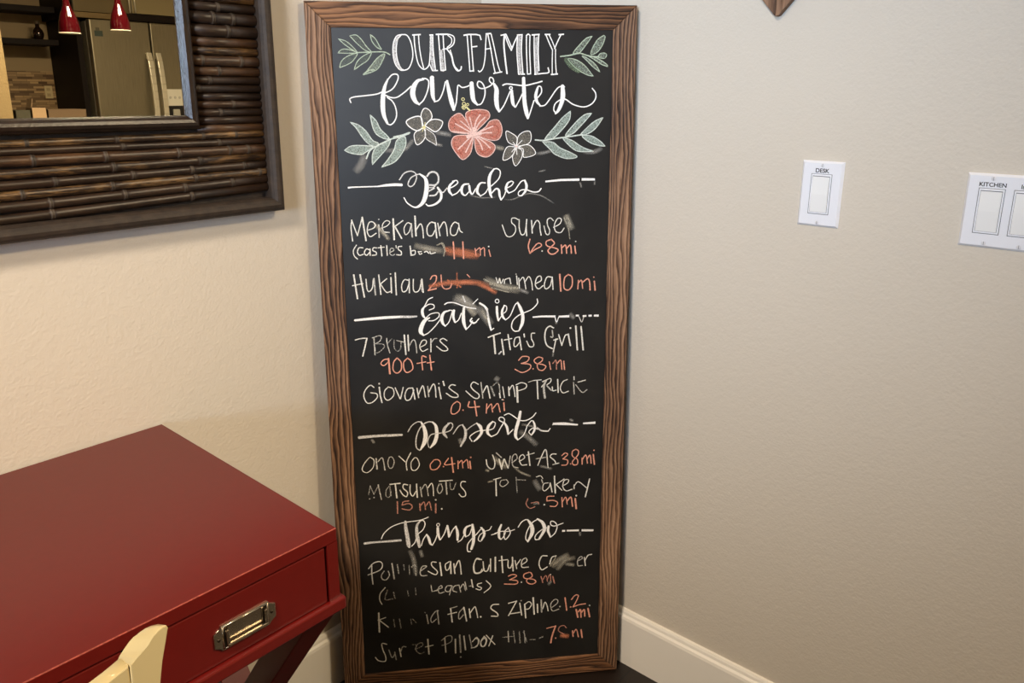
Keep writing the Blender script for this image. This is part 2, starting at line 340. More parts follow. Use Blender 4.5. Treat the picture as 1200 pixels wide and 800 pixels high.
CHALK = """
@title OUR FAMILY
S W -1355 14023 226 -1449 13995 226 -1512 13882 226 -1531 13701 226 -1502 13519 226 -1424 13405 226 -1342 13387 226 -1246 13428 226 -1182 13566 226 -1166 13703 226 -1195 13884 226 -1262 14008 226 -1355 14023 226
S W -1367 14018 226 -1440 13928 226 -1470 13747 226 -1453 13565 226 -1399 13428 226 -1353 13393 226
S D -1438 13973 554 -1490 13837 553 -1503 13678 553 -1472 13519 552 -1400 13416 552
P W -1167 14016 277 -1007 14026 277
S W -1132 14009 226 -1126 13840 226 -1098 13612 226 -1054 13475 226 -973 13406 226 -901 13441 226 -863 13522 226 -841 13728 226 -826 14012 227
S W -1050 14021 201 -1043 13840 201 -1015 13613 201 -973 13429 201
P W -849 14018 252 -778 14019 252
S W -790 14012 227 -786 13728 226 -752 13384 226
P W -819 13384 251 -707 13384 251
S D -815 13989 604 -822 13728 603 -795 13395 602
P W -870 13522 201 -812 13384 201
S W -683 14036 227 -667 13729 226 -651 13389 226
S W -596 14025 227 -587 13775 226 -563 13396 226
S D -643 13729 654 -624 13546 653 -611 13396 653
P W -652 13384 226 -563 13394 226
P W -731 14029 277 -624 14034 277 -505 14035 277
S W -624 14025 227 -482 14031 227 -392 13982 227 -402 13868 227 -487 13794 226 -607 13764 226
S W -506 14015 202 -441 13958 201 -450 13867 201 -523 13803 201
S W -535 13775 252 -454 13662 251 -410 13478 251 -340 13381 251 -279 13404 251 -266 13455 251
S W -469 13753 201 -435 13639 201 -398 13478 201 -327 13390 201
P W -215 14017 277 -124 14034 278 19 14035 278 91 14020 278 114 13936 278
S W -148 14018 227 -129 13732 227 -106 13375 226
S W -77 14018 227 -62 13733 227 -38 13375 226
P W -106 13375 226 -26 13382 226
P W -56 13813 252 40 13825 252
S W 211 14032 227 197 13849 227 183 13619 227 144 13434 227 83 13364 227 54 13382 227
P W 199 14046 278 303 14056 278
S W 303 14044 228 354 13827 227 424 13504 227 472 13360 227
S W 243 14032 227 293 13781 227 339 13504 227 374 13346 227
P W 337 13332 252 508 13365 252
P W 179 13771 227 305 13790 227
P W 481 14021 253 585 14047 253
S W 553 14024 329 543 13852 329 566 13598 329 599 13337 328
S W 561 14035 228 621 13875 228 683 13756 228
S W 585 14040 228 650 13898 228 698 13788 228
S W 683 13756 253 742 13899 253 808 14026 254
S W 803 14026 228 790 13738 228 819 13338 228
S W 888 14027 229 876 13739 228 905 13338 228
P W 791 14033 254 900 14038 254
P W 814 13324 278 942 13324 279
S D 844 13992 660 829 13692 659 858 13343 658
S W 971 14027 229 973 13739 228 991 13329 228
S W 1039 14028 229 1034 13740 229 1053 13334 228
S W 971 14020 229 1005 14051 229 1041 14023 229
P W 986 13324 228 1060 13332 228
P W 1070 14035 280 1224 14046 280
S W 1119 14029 229 1120 13740 229 1139 13332 228
S W 1205 14029 255 1196 13741 254 1213 13391 254
S W 1134 13320 254 1282 13337 254 1401 13356 254 1390 13438 255
S D 1168 13972 611 1157 13647 610 1178 13344 609
P W 1320 14046 281 1430 14047 281
S W 1347 14031 230 1414 13881 230 1471 13766 230
S W 1405 14038 204 1463 13928 204 1513 13812 204
S W 1513 13794 230 1561 13905 230 1626 14033 230
P W 1584 14044 281 1690 14054 282
S W 1471 13766 204 1468 13556 204 1470 13333 204
S W 1530 13778 204 1533 13556 204 1550 13340 204
P W 1443 13316 280 1579 13329 280
@title favorites
S W -2345 12804 251 -2360 12869 251 -2269 12906 251 -2056 12929 251 -1867 12954 251 -1759 12994 251
S W -1759 12989 251 -1676 12989 251 -1555 13059 251 -1467 13197 251 -1452 13290 251 -1498 13317 251 -1569 13301 251 -1643 13220 251
S W -1643 13225 301 -1700 13105 602 -1736 12966 852 -1755 12803 953 -1755 12663 902 -1736 12546 752 -1686 12423 451
S W -1687 12416 251 -1628 12392 251 -1554 12451 251 -1506 12568 251 -1520 12709 251 -1576 12826 251 -1668 12896 251
S W -1690 12931 251 -1608 12896 251 -1490 12896 251 -1344 12989 251 -1221 13094 251
S W -979 13222 301 -1087 13198 627 -1169 13082 1002 -1190 12943 1052 -1146 12826 802 -1076 12767 351
S W -1076 12767 250 -989 12849 251 -913 13013 251 -884 13175 251 -930 13233 251 -1002 13240 251
S W -822 13250 853 -822 13083 902 -814 12919 752 -781 12821 351
S W -786 12814 251 -701 12849 251 -625 12989 251 -572 13176 251
S W -541 13188 502 -504 12989 803 -460 12801 903 -426 12672 552
S W -414 12672 251 -375 12801 251 -355 12966 251 -333 13118 251 -261 13078 251 -164 13095 251 -78 13142 251
S W -78 13149 804 -68 12989 955 -46 12848 854 26 12758 352
S W 26 12758 251 100 12777 251 162 12895 252 176 13037 252 129 13154 252 56 13189 252 31 13130 251 67 13072 251 152 13060 252 274 13107 252 343 13178 252 324 13248 252 276 13259 252 263 13201 252 311 13142 252
S W 353 13135 504 396 13037 907 390 12871 957 406 12729 856 442 12638 453
S W 454 12634 252 541 12753 252 629 12942 252 661 13009 252
S W 700 13068 227 692 13049 227 673 13042 227 654 13049 227 646 13067 227 654 13086 227 673 13093 227 693 13086 227 700 13068 227
S W 690 13013 505 695 12895 757 714 12776 656 751 12716 303
S W 764 12716 253 838 12847 253 907 12990 253
S W 917 13244 658 925 13037 810 937 12800 860 974 12608 860 999 12512 506
S W 519 13119 277 593 13143 278 765 13127 278 937 13113 278 1134 13155 279 1270 13191 279
S W 1012 12512 253 1061 12656 253 1116 12823 253
S W 1111 12823 253 1197 12895 254 1264 12990 254 1254 13085 254 1197 13096 254 1147 12990 254
S W 1199 13089 304 1155 12942 659 1173 12823 609 1235 12747 304
S W 1236 12732 254 1335 12751 254 1434 12871 254 1533 13014 255 1612 13090 255 1712 13090 255
S W 1674 13097 765 1683 12942 1020 1660 12799 867 1599 12655 662 1542 12592 356
S W 1549 12595 255 1506 12667 254 1535 12775 255 1634 12847 255 1735 12858 255 1887 12762 256 2089 12714 256 2240 12762 257 2327 12870 257 2324 12978 257 2259 13062 257
@leaf sprig left of title
L G g -1933 14018 176 -1848 13947 176 -1772 13812 176 -1744 13756 176 -1831 13801 176 -1908 13902 176
L G g -2309 13992 177 -2193 14007 177 -2104 13934 176 -2016 13811 176 -1928 13710 176 -2043 13743 176 -2177 13855 176
L G g -2514 13937 177 -2383 13898 177 -2272 13809 176 -2184 13701 176 -2297 13764 176 -2409 13842 177
L G g -2537 13690 177 -2459 13751 176 -2344 13752 176 -2184 13697 176 -2347 13685 176
L G g -2518 13428 176 -2482 13537 176 -2373 13628 176 -2185 13686 176 -2261 13561 176 -2357 13492 176
L G g -2257 13390 176 -2192 13538 176 -2071 13641 176 -1928 13698 176 -2004 13562 176 -2125 13482 176
L G h -2086 13299 176 -1938 13471 176 -1815 13608 176 -1684 13677 176 -1749 13518 176 -1848 13392 176
S G -1591 13666 226 -1694 13711 226 -1905 13710 226 -2184 13697 227
S G -2086 13311 301 -1989 13380 301 -1895 13392 301
@leaf sprig right of title
L G h 2240 14027 181 2116 13979 180 1994 13862 180 1873 13710 179 1997 13722 180 2118 13863 180
L G h 2463 14040 181 2341 13958 181 2244 13794 180 2222 13689 180 2345 13736 181 2442 13865 181 2489 14006 181
L G h 2348 13638 181 2396 13701 181 2471 13720 181 2527 13690 181 2486 13620 181
L G h 2553 13467 181 2426 13513 181 2273 13607 180 2172 13665 180 2348 13619 180 2526 13514 181
L G h 2404 13367 180 2276 13454 180 2149 13571 180 2047 13664 180 2198 13595 180 2326 13489 180
L G h 2275 13288 180 2129 13323 180 1927 13440 179 1775 13604 179 1924 13593 179 2100 13488 180
S G 1631 13650 281 1824 13675 282 1997 13711 282 2172 13665 283 2373 13642 284
S g 1750 13581 1023 1851 13464 1024 1977 13393 1025
@leaf spray left of flowers
L M m -2374 12443 201 -2223 12391 201 -2086 12272 201 -1974 12106 201 -1869 12053 201 -1943 11991 201 -2072 12059 201 -2185 12202 201 -2273 12344 201
L M m -1997 12578 201 -1888 12460 201 -1822 12318 201 -1707 12199 201 -1662 12132 201 -1758 12140 201 -1898 12224 201 -1963 12366 201
L M m -2507 11924 201 -2384 12002 201 -2193 12012 201 -1980 11987 201 -2103 11892 201 -2201 11845 201 -2391 11871 201
L M m -1999 11651 201 -1986 11843 201 -1908 11986 201 -1761 12057 201 -1639 12115 201 -1692 11984 201 -1818 11842 201
L M m -1828 11601 201 -1701 11744 201 -1573 11935 201 -1519 12102 201 -1372 12173 200 -1352 12030 200 -1431 11862 201 -1582 11695 201
S M -1273 12244 301 -1420 12173 301 -1614 12132 301 -1760 12068 301 -1907 11998 301 -2031 11915 301 -2104 11772 301
S M -1297 12232 451 -1419 12192 451 -1565 12162 451
Z s -2130 11845 1758 -2210 11653 1760 -2337 11510 1762
@leaf spray right of flowers
L M m 1838 12638 204 1688 12518 204 1539 12349 204 1339 12107 203 1491 12118 204 1666 12275 204 1815 12469 204
L M m 2256 12593 206 2117 12565 205 1942 12420 205 1743 12177 204 1895 12213 205 2045 12358 205 2170 12492 205
L M m 2487 12515 206 2323 12442 206 2173 12321 205 2048 12188 205 2200 12211 205 2351 12320 206
L M m 2539 11962 207 2410 11976 206 2229 12039 206 2074 12163 205 2252 12162 206 2434 12062 206
L M m 2310 11865 206 2002 11868 205 1822 11981 204 1693 12129 204 1871 12078 205 2026 11979 205 2155 11916 205
L M m 1289 12058 203 1442 11910 204 1544 11811 204 1774 11729 204 1978 11757 205 1875 11832 205 1645 11933 204 1491 12044 204
S M 1151 12091 304 1314 12082 305 1541 12117 306 1820 12152 307 2073 12187 308
Z s 2105 11855 1026 2310 11853 1029 2488 11926 1032
@small white flower left of the hibiscus
L W w -999 12349 175 -1048 12504 175 -1032 12622 175 -970 12697 175 -875 12645 175 -842 12527 175 -929 12432 175
L W w -1027 12373 225 -1047 12527 225 -1167 12540 225 -1326 12458 225 -1269 12351 225 -1127 12279 225 -1029 12326 225
L W w -979 12373 200 -880 12468 200 -758 12491 200 -643 12443 201 -689 12324 200 -788 12260 200 -884 12313 200
L W w -1017 12326 175 -1127 12279 175 -1190 12196 175 -1147 12023 175 -1036 12075 175 -972 12194 175 -993 12314 175
L w w -968 12325 175 -861 12253 175 -790 12169 175 -770 12013 175 -818 12037 175 -973 12146 175
L Y Y -1028 12350 125 -998 12373 125 -968 12349 125 -993 12314 125
S Y -999 12349 125 -1030 12266 125
S Y -999 12349 125 -1053 12326 125
S Y -992 12357 125 -972 12432 125
Z s -789 12241 1002 -643 12228 1003 -473 12191 1003
Z s -842 12050 652 -721 12013 652 -648 11995 652
Z s -1204 12124 1002 -1305 12005 1003 -1404 11934 1003 -1767 11908 1003
@hibiscus
L p r -55 12213 176 -198 12477 176 -318 12601 176 -466 12525 176 -529 12407 175 -495 12275 176 -350 12234 176
L p r -56 12189 176 -83 11971 176 -135 11826 176 -260 11730 176 -358 11804 176 -477 11999 176 -449 12143 176 -326 12190 176
L p r -55 12213 176 -174 12453 176 -196 12596 176 -98 12655 176 74 12671 176 221 12642 176 264 12547 176 194 12451 176
L p r -43 12203 176 168 12332 176 268 12451 176 416 12474 176 490 12354 176 489 12209 176 413 12101 176 240 12102 176
L p r -43 12193 176 141 12115 176 289 12053 176 363 11968 176 312 11846 176 187 11774 176 38 11824 176 -22 11947 176
S R -122 12631 251 -24 12643 251 73 12595 251 196 12595 252
S R -160 12548 251 -98 12596 251 23 12548 251
S R 230 12343 252 341 12379 252 415 12330 252 439 12234 252
S R 265 12187 252 364 12150 252 414 12210 252
S R 89 11873 252 187 11823 252 287 11895 252
S R 40 11922 252 138 11872 252 263 11944 252
S R -478 12525 251 -418 12478 251 -371 12406 251
S R -492 12407 251 -432 12363 251 -394 12430 251
S R -427 12047 251 -405 11901 251 -283 11827 251
S R -354 11974 251 -307 11852 251 -257 11924 251
S p -55 12213 301 -3 12452 301 73 12571 302
S p -55 12213 301 46 12404 302 170 12523 302
S p -55 12213 251 -101 12429 251 -124 12524 251
S p -55 12213 301 168 12296 302 316 12355 302
S p -43 12213 301 192 12235 302 291 12235 302
S p -55 12201 301 140 12066 302 263 11944 302
S p -55 12201 301 66 12043 302 114 11921 302
S p -55 12201 301 -119 12044 301 -208 11875 301
S p -68 12201 301 -205 12069 301 -355 11925 301
S p -55 12213 301 -226 12310 301 -395 12406 301
S p -55 12213 301 -251 12238 301 -447 12263 301
S p -55 12213 251 -152 12333 251 -296 12453 251
S p -55 12213 904 -154 12165 904
S p -55 12237 854 -29 12309 854
S p -31 12212 854 68 12224 855
S Y -226 12714 151 -233 12699 151 -248 12693 151 -264 12699 151 -270 12715 151 -263 12730 151 -247 12736 151 -232 12729 151 -226 12714 151
S Y -200 12778 151 -209 12758 151 -230 12750 151 -251 12758 151 -259 12778 151 -250 12798 151 -229 12807 151 -209 12798 151 -200 12778 151
S Y -202 12703 151 -211 12682 151 -231 12674 151 -252 12683 151 -260 12703 151 -251 12723 151 -230 12731 151 -210 12723 151 -202 12703 151
S Y -137 12762 151 -144 12747 151 -160 12740 151 -175 12747 151 -181 12762 151 -175 12777 151 -159 12783 151 -144 12777 151 -137 12762 151
S Y -218 12861 151 -227 12842 151 -246 12835 151 -264 12843 151 -272 12861 151 -264 12879 151 -245 12887 151 -226 12879 151 -218 12861 151
S Y -182 12714 351 -122 12655 352
S Y -194 12750 151 -206 12738 151
@small white flower right of the hibiscus
L W w 774 11977 152 612 12063 151 576 12257 151 688 12220 151 787 12135 152
L W w 787 12013 152 812 12159 152 912 12243 152 1037 12254 152 1068 12133 152 1013 12024 152 812 11976 152
L W w 762 11964 152 587 11954 151 511 11722 151 636 11745 152 724 11843 152
L W w 787 11952 152 737 11867 152 699 11745 152 761 11596 152 875 11743 152 887 11890 152
L W w 812 11952 152 912 11914 152 925 11762 152 1152 11826 152 1063 11974 152 937 12000 152
S W 774 11977 126 712 12050 126
S W 774 11977 126 687 11867 126
S W 779 11964 126 787 11818 126
S W 779 11977 126 887 12085 126
S p 762 11977 253 787 11969 253
Z b 350 11968 1008 437 11948 1008 537 11930 1009
Z s 1164 11826 761 1341 11849 763 1493 11897 764
@heading Beaches
S W -2463 11221 378 -2379 11228 294 -2157 11233 252 -1915 11237 252
S W -1915 11237 294 -1753 11256 503 -1590 11265 587 -1464 11260 545
S w -1495 11360 251 -1400 11481 251 -1276 11520 251 -1186 11478 251 -1169 11386 251 -1223 11264 251 -1296 11225 251 -1335 11276 251 -1281 11388 251 -1177 11447 251 -1095 11463 251
S W -1105 11463 293 -1005 11384 628 -978 11261 880 -993 11097 965 -1049 10933 840 -1144 10841 504 -1237 10828 294 -1358 10907 252 -1420 11011 210
S w -963 11424 377 -910 11485 377 -828 11500 377 -758 11442 377 -750 11319 377 -814 11248 377 -917 11250 377
S w -928 11199 210 -856 11202 210 -814 11228 210
S w -951 11127 294 -836 11187 293
S w -922 11044 336 -819 11053 336 -766 11114 336
S W -764 11196 419 -704 11092 545 -718 10969 504 -823 10877 420 -948 10848 294 -999 10880 252
S w -764 11196 252 -673 11102 252 -589 11184 252
S W -568 11173 252 -464 11213 252 -376 11283 252 -400 11331 252 -472 11316 252
S W -441 11319 252 -530 11234 503 -544 11131 588 -488 11048 294
S W -488 11044 252 -394 11088 252 -320 11169 252
S W -163 11260 252 -256 11247 420 -303 11169 588 -290 11076 462 -229 11040 252 -165 11105 210
S W -153 11218 462 -138 11115 462 -93 11062 294 -29 11165 210
S W 160 11276 252 77 11277 336 18 11206 547 2 11102 547 63 11022 253
S W 63 11022 232 158 11079 232 218 11172 232
S W 211 11161 232 338 11263 232 433 11365 232 459 11489 232 403 11547 231 330 11542 231
S W 334 11540 294 267 11450 547 238 11347 673 239 11203 674 263 11057 548 287 10994 295
S W 288 11077 253 369 11159 337 427 11133 464 441 11033 506 466 10945 296
S W 472 10939 232 536 11032 232 579 11167 232
S W 579 11167 232 674 11217 232 716 11279 232 674 11304 232
S W 674 11304 253 600 11260 422 568 11146 549 625 11072 253
S W 625 11072 232 737 11123 232 800 11205 232 874 11297 233 948 11317 233
S W 942 11313 381 976 11213 550 955 11109 508 885 11022 296
S W 874 11016 233 821 11023 233 815 11080 233 874 11127 233 980 11134 233
S W 959 11140 275 1108 11086 276 1214 11094 276 1265 11150 276
P W 1351 11287 382 1660 11312 469 2035 11315 514
P W 2078 11319 557 2347 11315 473
Z s 2046 11271 471 2081 11155 472
Z s 2348 11288 473 2339 11204 473
Z s 143 11595 294 330 11548 294
Z s -156 11043 294 94 10987 295 367 10993 295
Z s 536 10948 338 683 10942 338 832 10996 339 1023 11056 339 1236 11021 340 1407 10934 341 1536 10847 341
Z s 1212 11480 339 1360 11509 339
@listing upper left under Beaches
S C -2436 10596 232 -2458 10441 233 -2440 10191 233
S C -2440 10596 232 -2343 10293 233
S C -2343 10293 233 -2235 10644 232
S C -2235 10644 337 -2184 10195 339
S C -2130 10397 232 -2031 10432 232 -1991 10494 232 -2046 10557 232 -2118 10528 232 -2152 10372 232 -2099 10267 233 -1984 10331 232
S c -1926 10492 295 -1926 10252 296
S c -1913 10600 126 -1916 10594 126 -1922 10592 126 -1928 10595 126 -1930 10601 126 -1927 10606 126 -1921 10609 126 -1916 10606 126 -1913 10600 126
S C -1878 10429 190 -1774 10468 190 -1709 10540 190 -1780 10573 190 -1855 10491 190 -1839 10365 190 -1727 10342 190
Z b -2026 10536 970 -1870 10366 971 -1733 10195 972
S b -1888 10429 295 -1820 10323 296 -1773 10217 296
S C -1645 10601 379 -1640 10204 380
S C -1462 10566 253 -1620 10455 253
S C -1620 10465 295 -1495 10221 296
S C -1299 10496 211 -1371 10523 211 -1440 10420 211 -1420 10293 211 -1346 10344 211 -1300 10480 211
S c -1299 10501 337 -1287 10248 338
S C -1222 10645 358 -1214 10268 359
S C -1210 10373 253 -1124 10497 253 -1081 10412 253 -1070 10222 253
S C -833 10508 253 -916 10524 253 -991 10431 253 -985 10284 253 -902 10261 253 -832 10375 253
S C -833 10512 295 -809 10217 296
S C -781 10501 253 -745 10257 253
S C -763 10384 253 -666 10526 253 -616 10445 253 -599 10254 254
S C -374 10482 232 -457 10515 232 -533 10401 232 -525 10274 232 -431 10272 232 -365 10439 232
S C -374 10492 232 -352 10355 232 -304 10311 232
@listing upper right under Beaches
S C 810 10543 212 746 10576 212 682 10566 212 682 10482 212 746 10417 212 756 10310 213 681 10215 213 574 10228 213 490 10443 212
S C 831 10542 234 831 10372 234 874 10243 234 938 10263 234 970 10412 234
S C 981 10539 276 970 10391 277 981 10219 277
S C 1077 10516 277 1093 10270 277
S C 1088 10345 235 1174 10514 234 1238 10470 235 1250 10342 235 1272 10223 235
S C 1518 10508 214 1463 10562 214 1399 10531 214 1400 10424 214 1444 10316 214 1423 10231 214 1369 10254 214 1329 10404 214
S C 1523 10375 214 1648 10441 214 1679 10536 214 1604 10549 214 1540 10422 214 1567 10292 214 1672 10268 215 1736 10353 215
Z b 1765 10631 1715 1821 10480 1718 1899 10307 1722
S b 1733 10567 214 1789 10438 215
S b 1822 10394 215 1858 10135 216
S b 1798 10609 172 1887 10393 172
@listing bracketed small line under Beaches
S C -2372 10105 212 -2435 10002 212 -2423 9896 213 -2365 9831 213
S C -2252 10050 233 -2324 10051 233 -2359 9968 234 -2321 9904 234 -2248 9923 234
S C -2121 10004 233 -2182 10027 233 -2226 9954 233 -2187 9900 234 -2130 9952 233
S C -2114 10025 254 -2116 9899 255
S C -1986 10043 233 -2048 10045 233 -2060 9992 233 -2000 9959 233 -2002 9906 233 -2075 9898 233
S C -1902 10083 254 -1890 9882 255
S C -1955 10043 212 -1841 10055 212
S C -1789 10081 254 -1786 9890 255
S c -1722 9952 191 -1658 9982 191 -1667 10025 191 -1719 10016 191 -1733 9921 191 -1683 9888 191 -1641 9908 191
S C -1609 10076 190 -1605 10034 191
S C -1500 10063 233 -1563 10054 233 -1565 10001 233 -1514 9958 233 -1517 9894 233 -1599 9896 233
S C -1334 10059 296 -1320 9878 297
S C -1317 9963 233 -1244 9972 233 -1246 9898 233 -1320 9878 233
S C -1182 9949 233 -1119 9948 233
S C -1172 9939 233 -1152 9895 233 -1110 9909 233
S C -1057 9936 254 -1015 9950 254 -974 9912 254
S C -952 9944 233 -932 9901 233 -848 9920 233
Z b -1261 10079 1481 -1055 10021 1481 -847 9973 1483 -679 9958 1483
S b -802 10068 296 -697 10108 296 -658 9979 297 -682 9851 297
S b -718 10108 212 -638 9936 212
@distance rubbed beside the bracketed line
Z o -658 9958 2119 -490 9932 2121 -280 9895 2123 17 9844 2127
S o -637 9979 847 -385 9908 849 -5 9845 851
S K -486 10124 296 -472 9792 297
S K -297 10120 296 -288 9788 298
S K -56 9986 212 -37 9846 213
S K -35 9942 212 40 9994 212 49 9844 213
S K 61 9962 212 125 9992 212 134 9831 213
S K 220 9947 234 251 9817 234
S C 225 10018 128 223 10012 128 217 10009 128 211 10012 128 208 10018 128 211 10024 128 217 10026 128 223 10024 128 225 10018 128
@distance upper right under Beaches
S K 1046 10142 278 1014 10003 278 1046 9862 279
S K 1046 9862 257 1154 9935 257 1273 9997 257 1262 10051 257 1197 10053 257 1111 9958 257 1057 9861 257
S C 1304 9899 150 1301 9893 150 1295 9890 150 1289 9893 150 1286 9899 150 1289 9905 150 1295 9908 150 1301 9905 150 1304 9899 150
S K 1478 10133 279 1381 10092 279 1392 10005 279 1544 9958 280 1621 9913 280 1546 9838 280 1458 9840 280 1414 9907 279 1479 9981 279 1544 10055 279 1478 10133 279
S K 1685 10009 280 1698 9845 280
S K 1697 9954 280 1773 10007 280 1797 9843 281
S K 1795 9941 281 1871 10004 281 1895 9840 281
S K 1963 9980 324 1983 9838 325
S C 1988 10078 130 1985 10072 130 1979 10069 130 1973 10072 130 1970 10078 130 1973 10084 130 1979 10087 130 1985 10084 130 1988 10078 130
@listing lower left under Beaches
S C -2452 9514 342 -2403 9040 344
S C -2329 9511 342 -2267 9068 344
S C -2483 9301 236 -2285 9338 235
S C -2219 9422 235 -2207 9228 236 -2168 9173 236 -2103 9246 235 -2075 9418 235
S c -2064 9428 342 -2047 9104 343
S C -1968 9501 277 -1942 9112 279
S C -1815 9421 235 -1944 9317 235
S C -1934 9306 235 -1836 9152 236 -1752 9160 235
S C -1731 9440 299 -1732 9137 300
S C -1730 9515 128 -1733 9509 128 -1739 9507 128 -1745 9510 128 -1747 9516 128 -1744 9522 128 -1738 9524 128 -1732 9521 128 -1730 9515 128
S C -1644 9534 298 -1639 9091 300
S C -1388 9376 235 -1472 9389 235 -1528 9272 235 -1511 9152 235 -1437 9172 235 -1380 9311 235
S C -1377 9397 256 -1380 9126 257
S C -1293 9395 235 -1300 9200 235 -1260 9133 235 -1184 9175 235 -1133 9347 235
S C -1125 9390 299 -1106 9129 300
S c -1137 9358 427 -1122 9151 428
@distance smeared lower left under Beaches
S K -957 9385 256 -913 9449 256 -839 9447 256 -852 9338 256 -929 9254 256 -1005 9158 257
S K -1005 9158 278 -846 9190 278
S K -744 9465 234 -728 9248 235 -665 9180 235 -569 9199 235 -535 9285 235
Z o -993 9234 1282 -716 9291 1282 -397 9303 1283 -76 9294 1284 245 9218 1288
S o -971 9244 556 -609 9309 555 -375 9302 556
S o -425 9500 298 -431 9195 300
S o -608 9353 427 -482 9284 428 -356 9215 428
S K -223 9461 192 -171 9405 192
@listing lower right under Beaches
Z b 117 9353 1927 375 9236 1933 634 9151 1939 851 9111 1943
S b 246 9262 558 418 9213 559 634 9162 560 786 9157 561
S b 117 9353 343 246 9284 343
S b 266 9173 258 547 9088 259 612 9074 259
S C 359 9379 214 397 9268 215 430 9366 214 455 9256 215 505 9342 215
S C 613 9361 215 537 9330 215 526 9254 215
S C 635 9360 258 656 9250 258
S C 776 9400 236 791 9224 237
S c 774 9439 129 771 9433 129 765 9431 129 759 9434 129 756 9440 129 759 9446 129 765 9448 129 771 9446 129 774 9439 129
S C 819 9355 237 830 9156 237
S C 830 9288 215 906 9374 215 938 9285 216 965 9130 216
S C 949 9285 216 1025 9382 215 1080 9281 216 1102 9103 216
S C 1168 9234 238 1277 9297 238 1265 9386 238 1189 9355 237 1157 9212 238 1223 9122 238 1314 9186 238
S C 1495 9357 238 1397 9360 238 1343 9207 238 1376 9117 239 1464 9181 239 1506 9357 238
S C 1506 9357 238 1524 9101 239
Z s 808 9135 863 1026 9039 866
Z o -12 9270 1071 201 9164 1074 373 9060 1077
@distance lower right under Beaches
S K 1659 9408 369 1685 9063 370
S K 1835 9403 282 1759 9327 282 1751 9128 283 1840 9080 284 1916 9167 284 1913 9345 283 1835 9403 282
S K 2047 9274 262 2039 9097 262
S K 2048 9219 262 2113 9273 262 2139 9105 263
S K 2147 9238 284 2235 9302 284 2280 9245 285 2295 9066 285
S K 2381 9242 351 2400 9063 352
S K 2376 9332 131 2374 9325 131 2368 9323 131 2361 9326 131 2359 9332 131 2361 9338 131 2367 9341 131 2374 9338 131 2376 9332 131
@heading Eateries
S W -2466 8595 476 -2193 8614 562 -1878 8629 604 -1561 8635 518
S w -1561 8635 518 -1392 8629 518 -1254 8633 345
S W -924 9013 214 -1010 8972 215 -1066 8875 215 -1111 8800 215
S W -1089 8832 258 -1133 8757 603 -1126 8657 604 -1085 8589 302
S W -1111 8800 215 -1003 8873 215 -907 8859 215 -903 8793 215 -995 8756 215
S W -1074 8589 216 -965 8674 216 -816 8690 215 -807 8613 216 -905 8538 216 -1012 8531 216
S W -1000 8593 302 -1097 8534 778 -1165 8403 952 -1179 8303 867 -1127 8234 347
S W -1128 8228 217 -1019 8286 217 -887 8415 216 -776 8556 216
S W -601 8727 259 -698 8697 517 -750 8588 734 -735 8476 606 -683 8408 260
S W -683 8408 217 -606 8494 216 -560 8626 216 -536 8725 216 -601 8738 215
S W -504 8724 560 -518 8602 561 -488 8490 389
S W -477 8478 216 -411 8532 216 -355 8663 216
S W -299 8772 517 -313 8617 734 -305 8461 736 -264 8325 347
S W -264 8320 217 -176 8411 217 -131 8499 217
S W -683 8863 258 -619 8894 258 -490 8889 258 -341 8829 258 -213 8780 259 -62 8753 259
Z b -477 8999 2146 -318 8950 2149 -212 8858 2153 -85 8698 2159
Z s -532 8935 2363 -254 8903 2366 -43 8630 2378
Z b -234 8814 1293 -64 8608 1298
S w -316 9016 301 -275 8904 301
S W -141 8555 260 -174 8501 390 -110 8453 434 -45 8473 217
S W -115 8855 172 -17 8951 172
S W -67 8463 238 0 8539 238
S W 25 8861 431 111 8803 432 165 8734 562
S w 165 8734 432 195 8554 433
Z s -19 8807 1941 109 8602 1948 259 8395 1957
Z b 67 8737 864 130 8579 866 216 8464 868
S W 195 8532 477 216 8419 478 247 8294 392
S W 247 8287 218 302 8326 218
S W 415 8892 194 404 8865 194 376 8854 194 349 8866 194 337 8895 194 349 8923 194 377 8934 194 404 8921 194 415 8892 194
S W 371 8772 519 374 8638 563 395 8491 348
S W 402 8480 217 479 8611 217
S W 468 8612 217 556 8676 217 567 8776 217 513 8800 216
S W 524 8800 260 475 8679 520 489 8566 521 544 8497 261
S W 544 8492 217 643 8583 217 742 8804 217 803 8846 217
S W 796 8851 347 851 8733 695 899 8574 740 890 8417 742 829 8272 350
S W 817 8250 241 729 8253 240 670 8334 240 697 8469 240 807 8577 239 939 8636 239 1092 8702 239 1202 8822 239 1197 8911 239
P W 1104 8533 306 1292 8542 437 1580 8532 483
P W 1647 8525 439 1869 8526 528
P W 2003 8535 441 2070 8533 441
P W 2149 8518 442 2227 8522 442
P W 2272 8521 443 2340 8523 443
P W 2385 8521 443 2486 8518 533
S W 1569 8516 197 1603 8413 198 1647 8514 198
S w 2071 8510 177 2129 8394 177 2172 8495 177
Z s 1869 8585 1099 1982 8468 1103
Z s 1580 8482 571 1604 8368 572
@listing left under Eateries
S C -2486 8188 240 -2358 8216 240 -2253 8212 239
S C -2257 8212 305 -2304 8024 306 -2354 7847 307
S c -2116 8217 261 -2110 7859 263
S C -2104 8016 131 -2100 7949 131
S c -2148 8219 196 -2019 8258 196 -1968 8234 196 -2003 8146 196 -2090 8094 196
S d -2090 8094 196 -1942 8077 196 -1924 8009 196 -2034 7912 197 -2077 7903 197
S c -1863 8196 239 -1858 8073 240 -1811 7892 240
S d -1846 8095 196 -1768 8181 196
S d -1716 8157 196 -1722 8000 196 -1661 7919 197 -1595 7973 196 -1580 8107 196
S C -1511 8249 326 -1493 7845 328
S c -1664 8144 196 -1516 8104 196
S C -1437 8246 304 -1433 7921 306
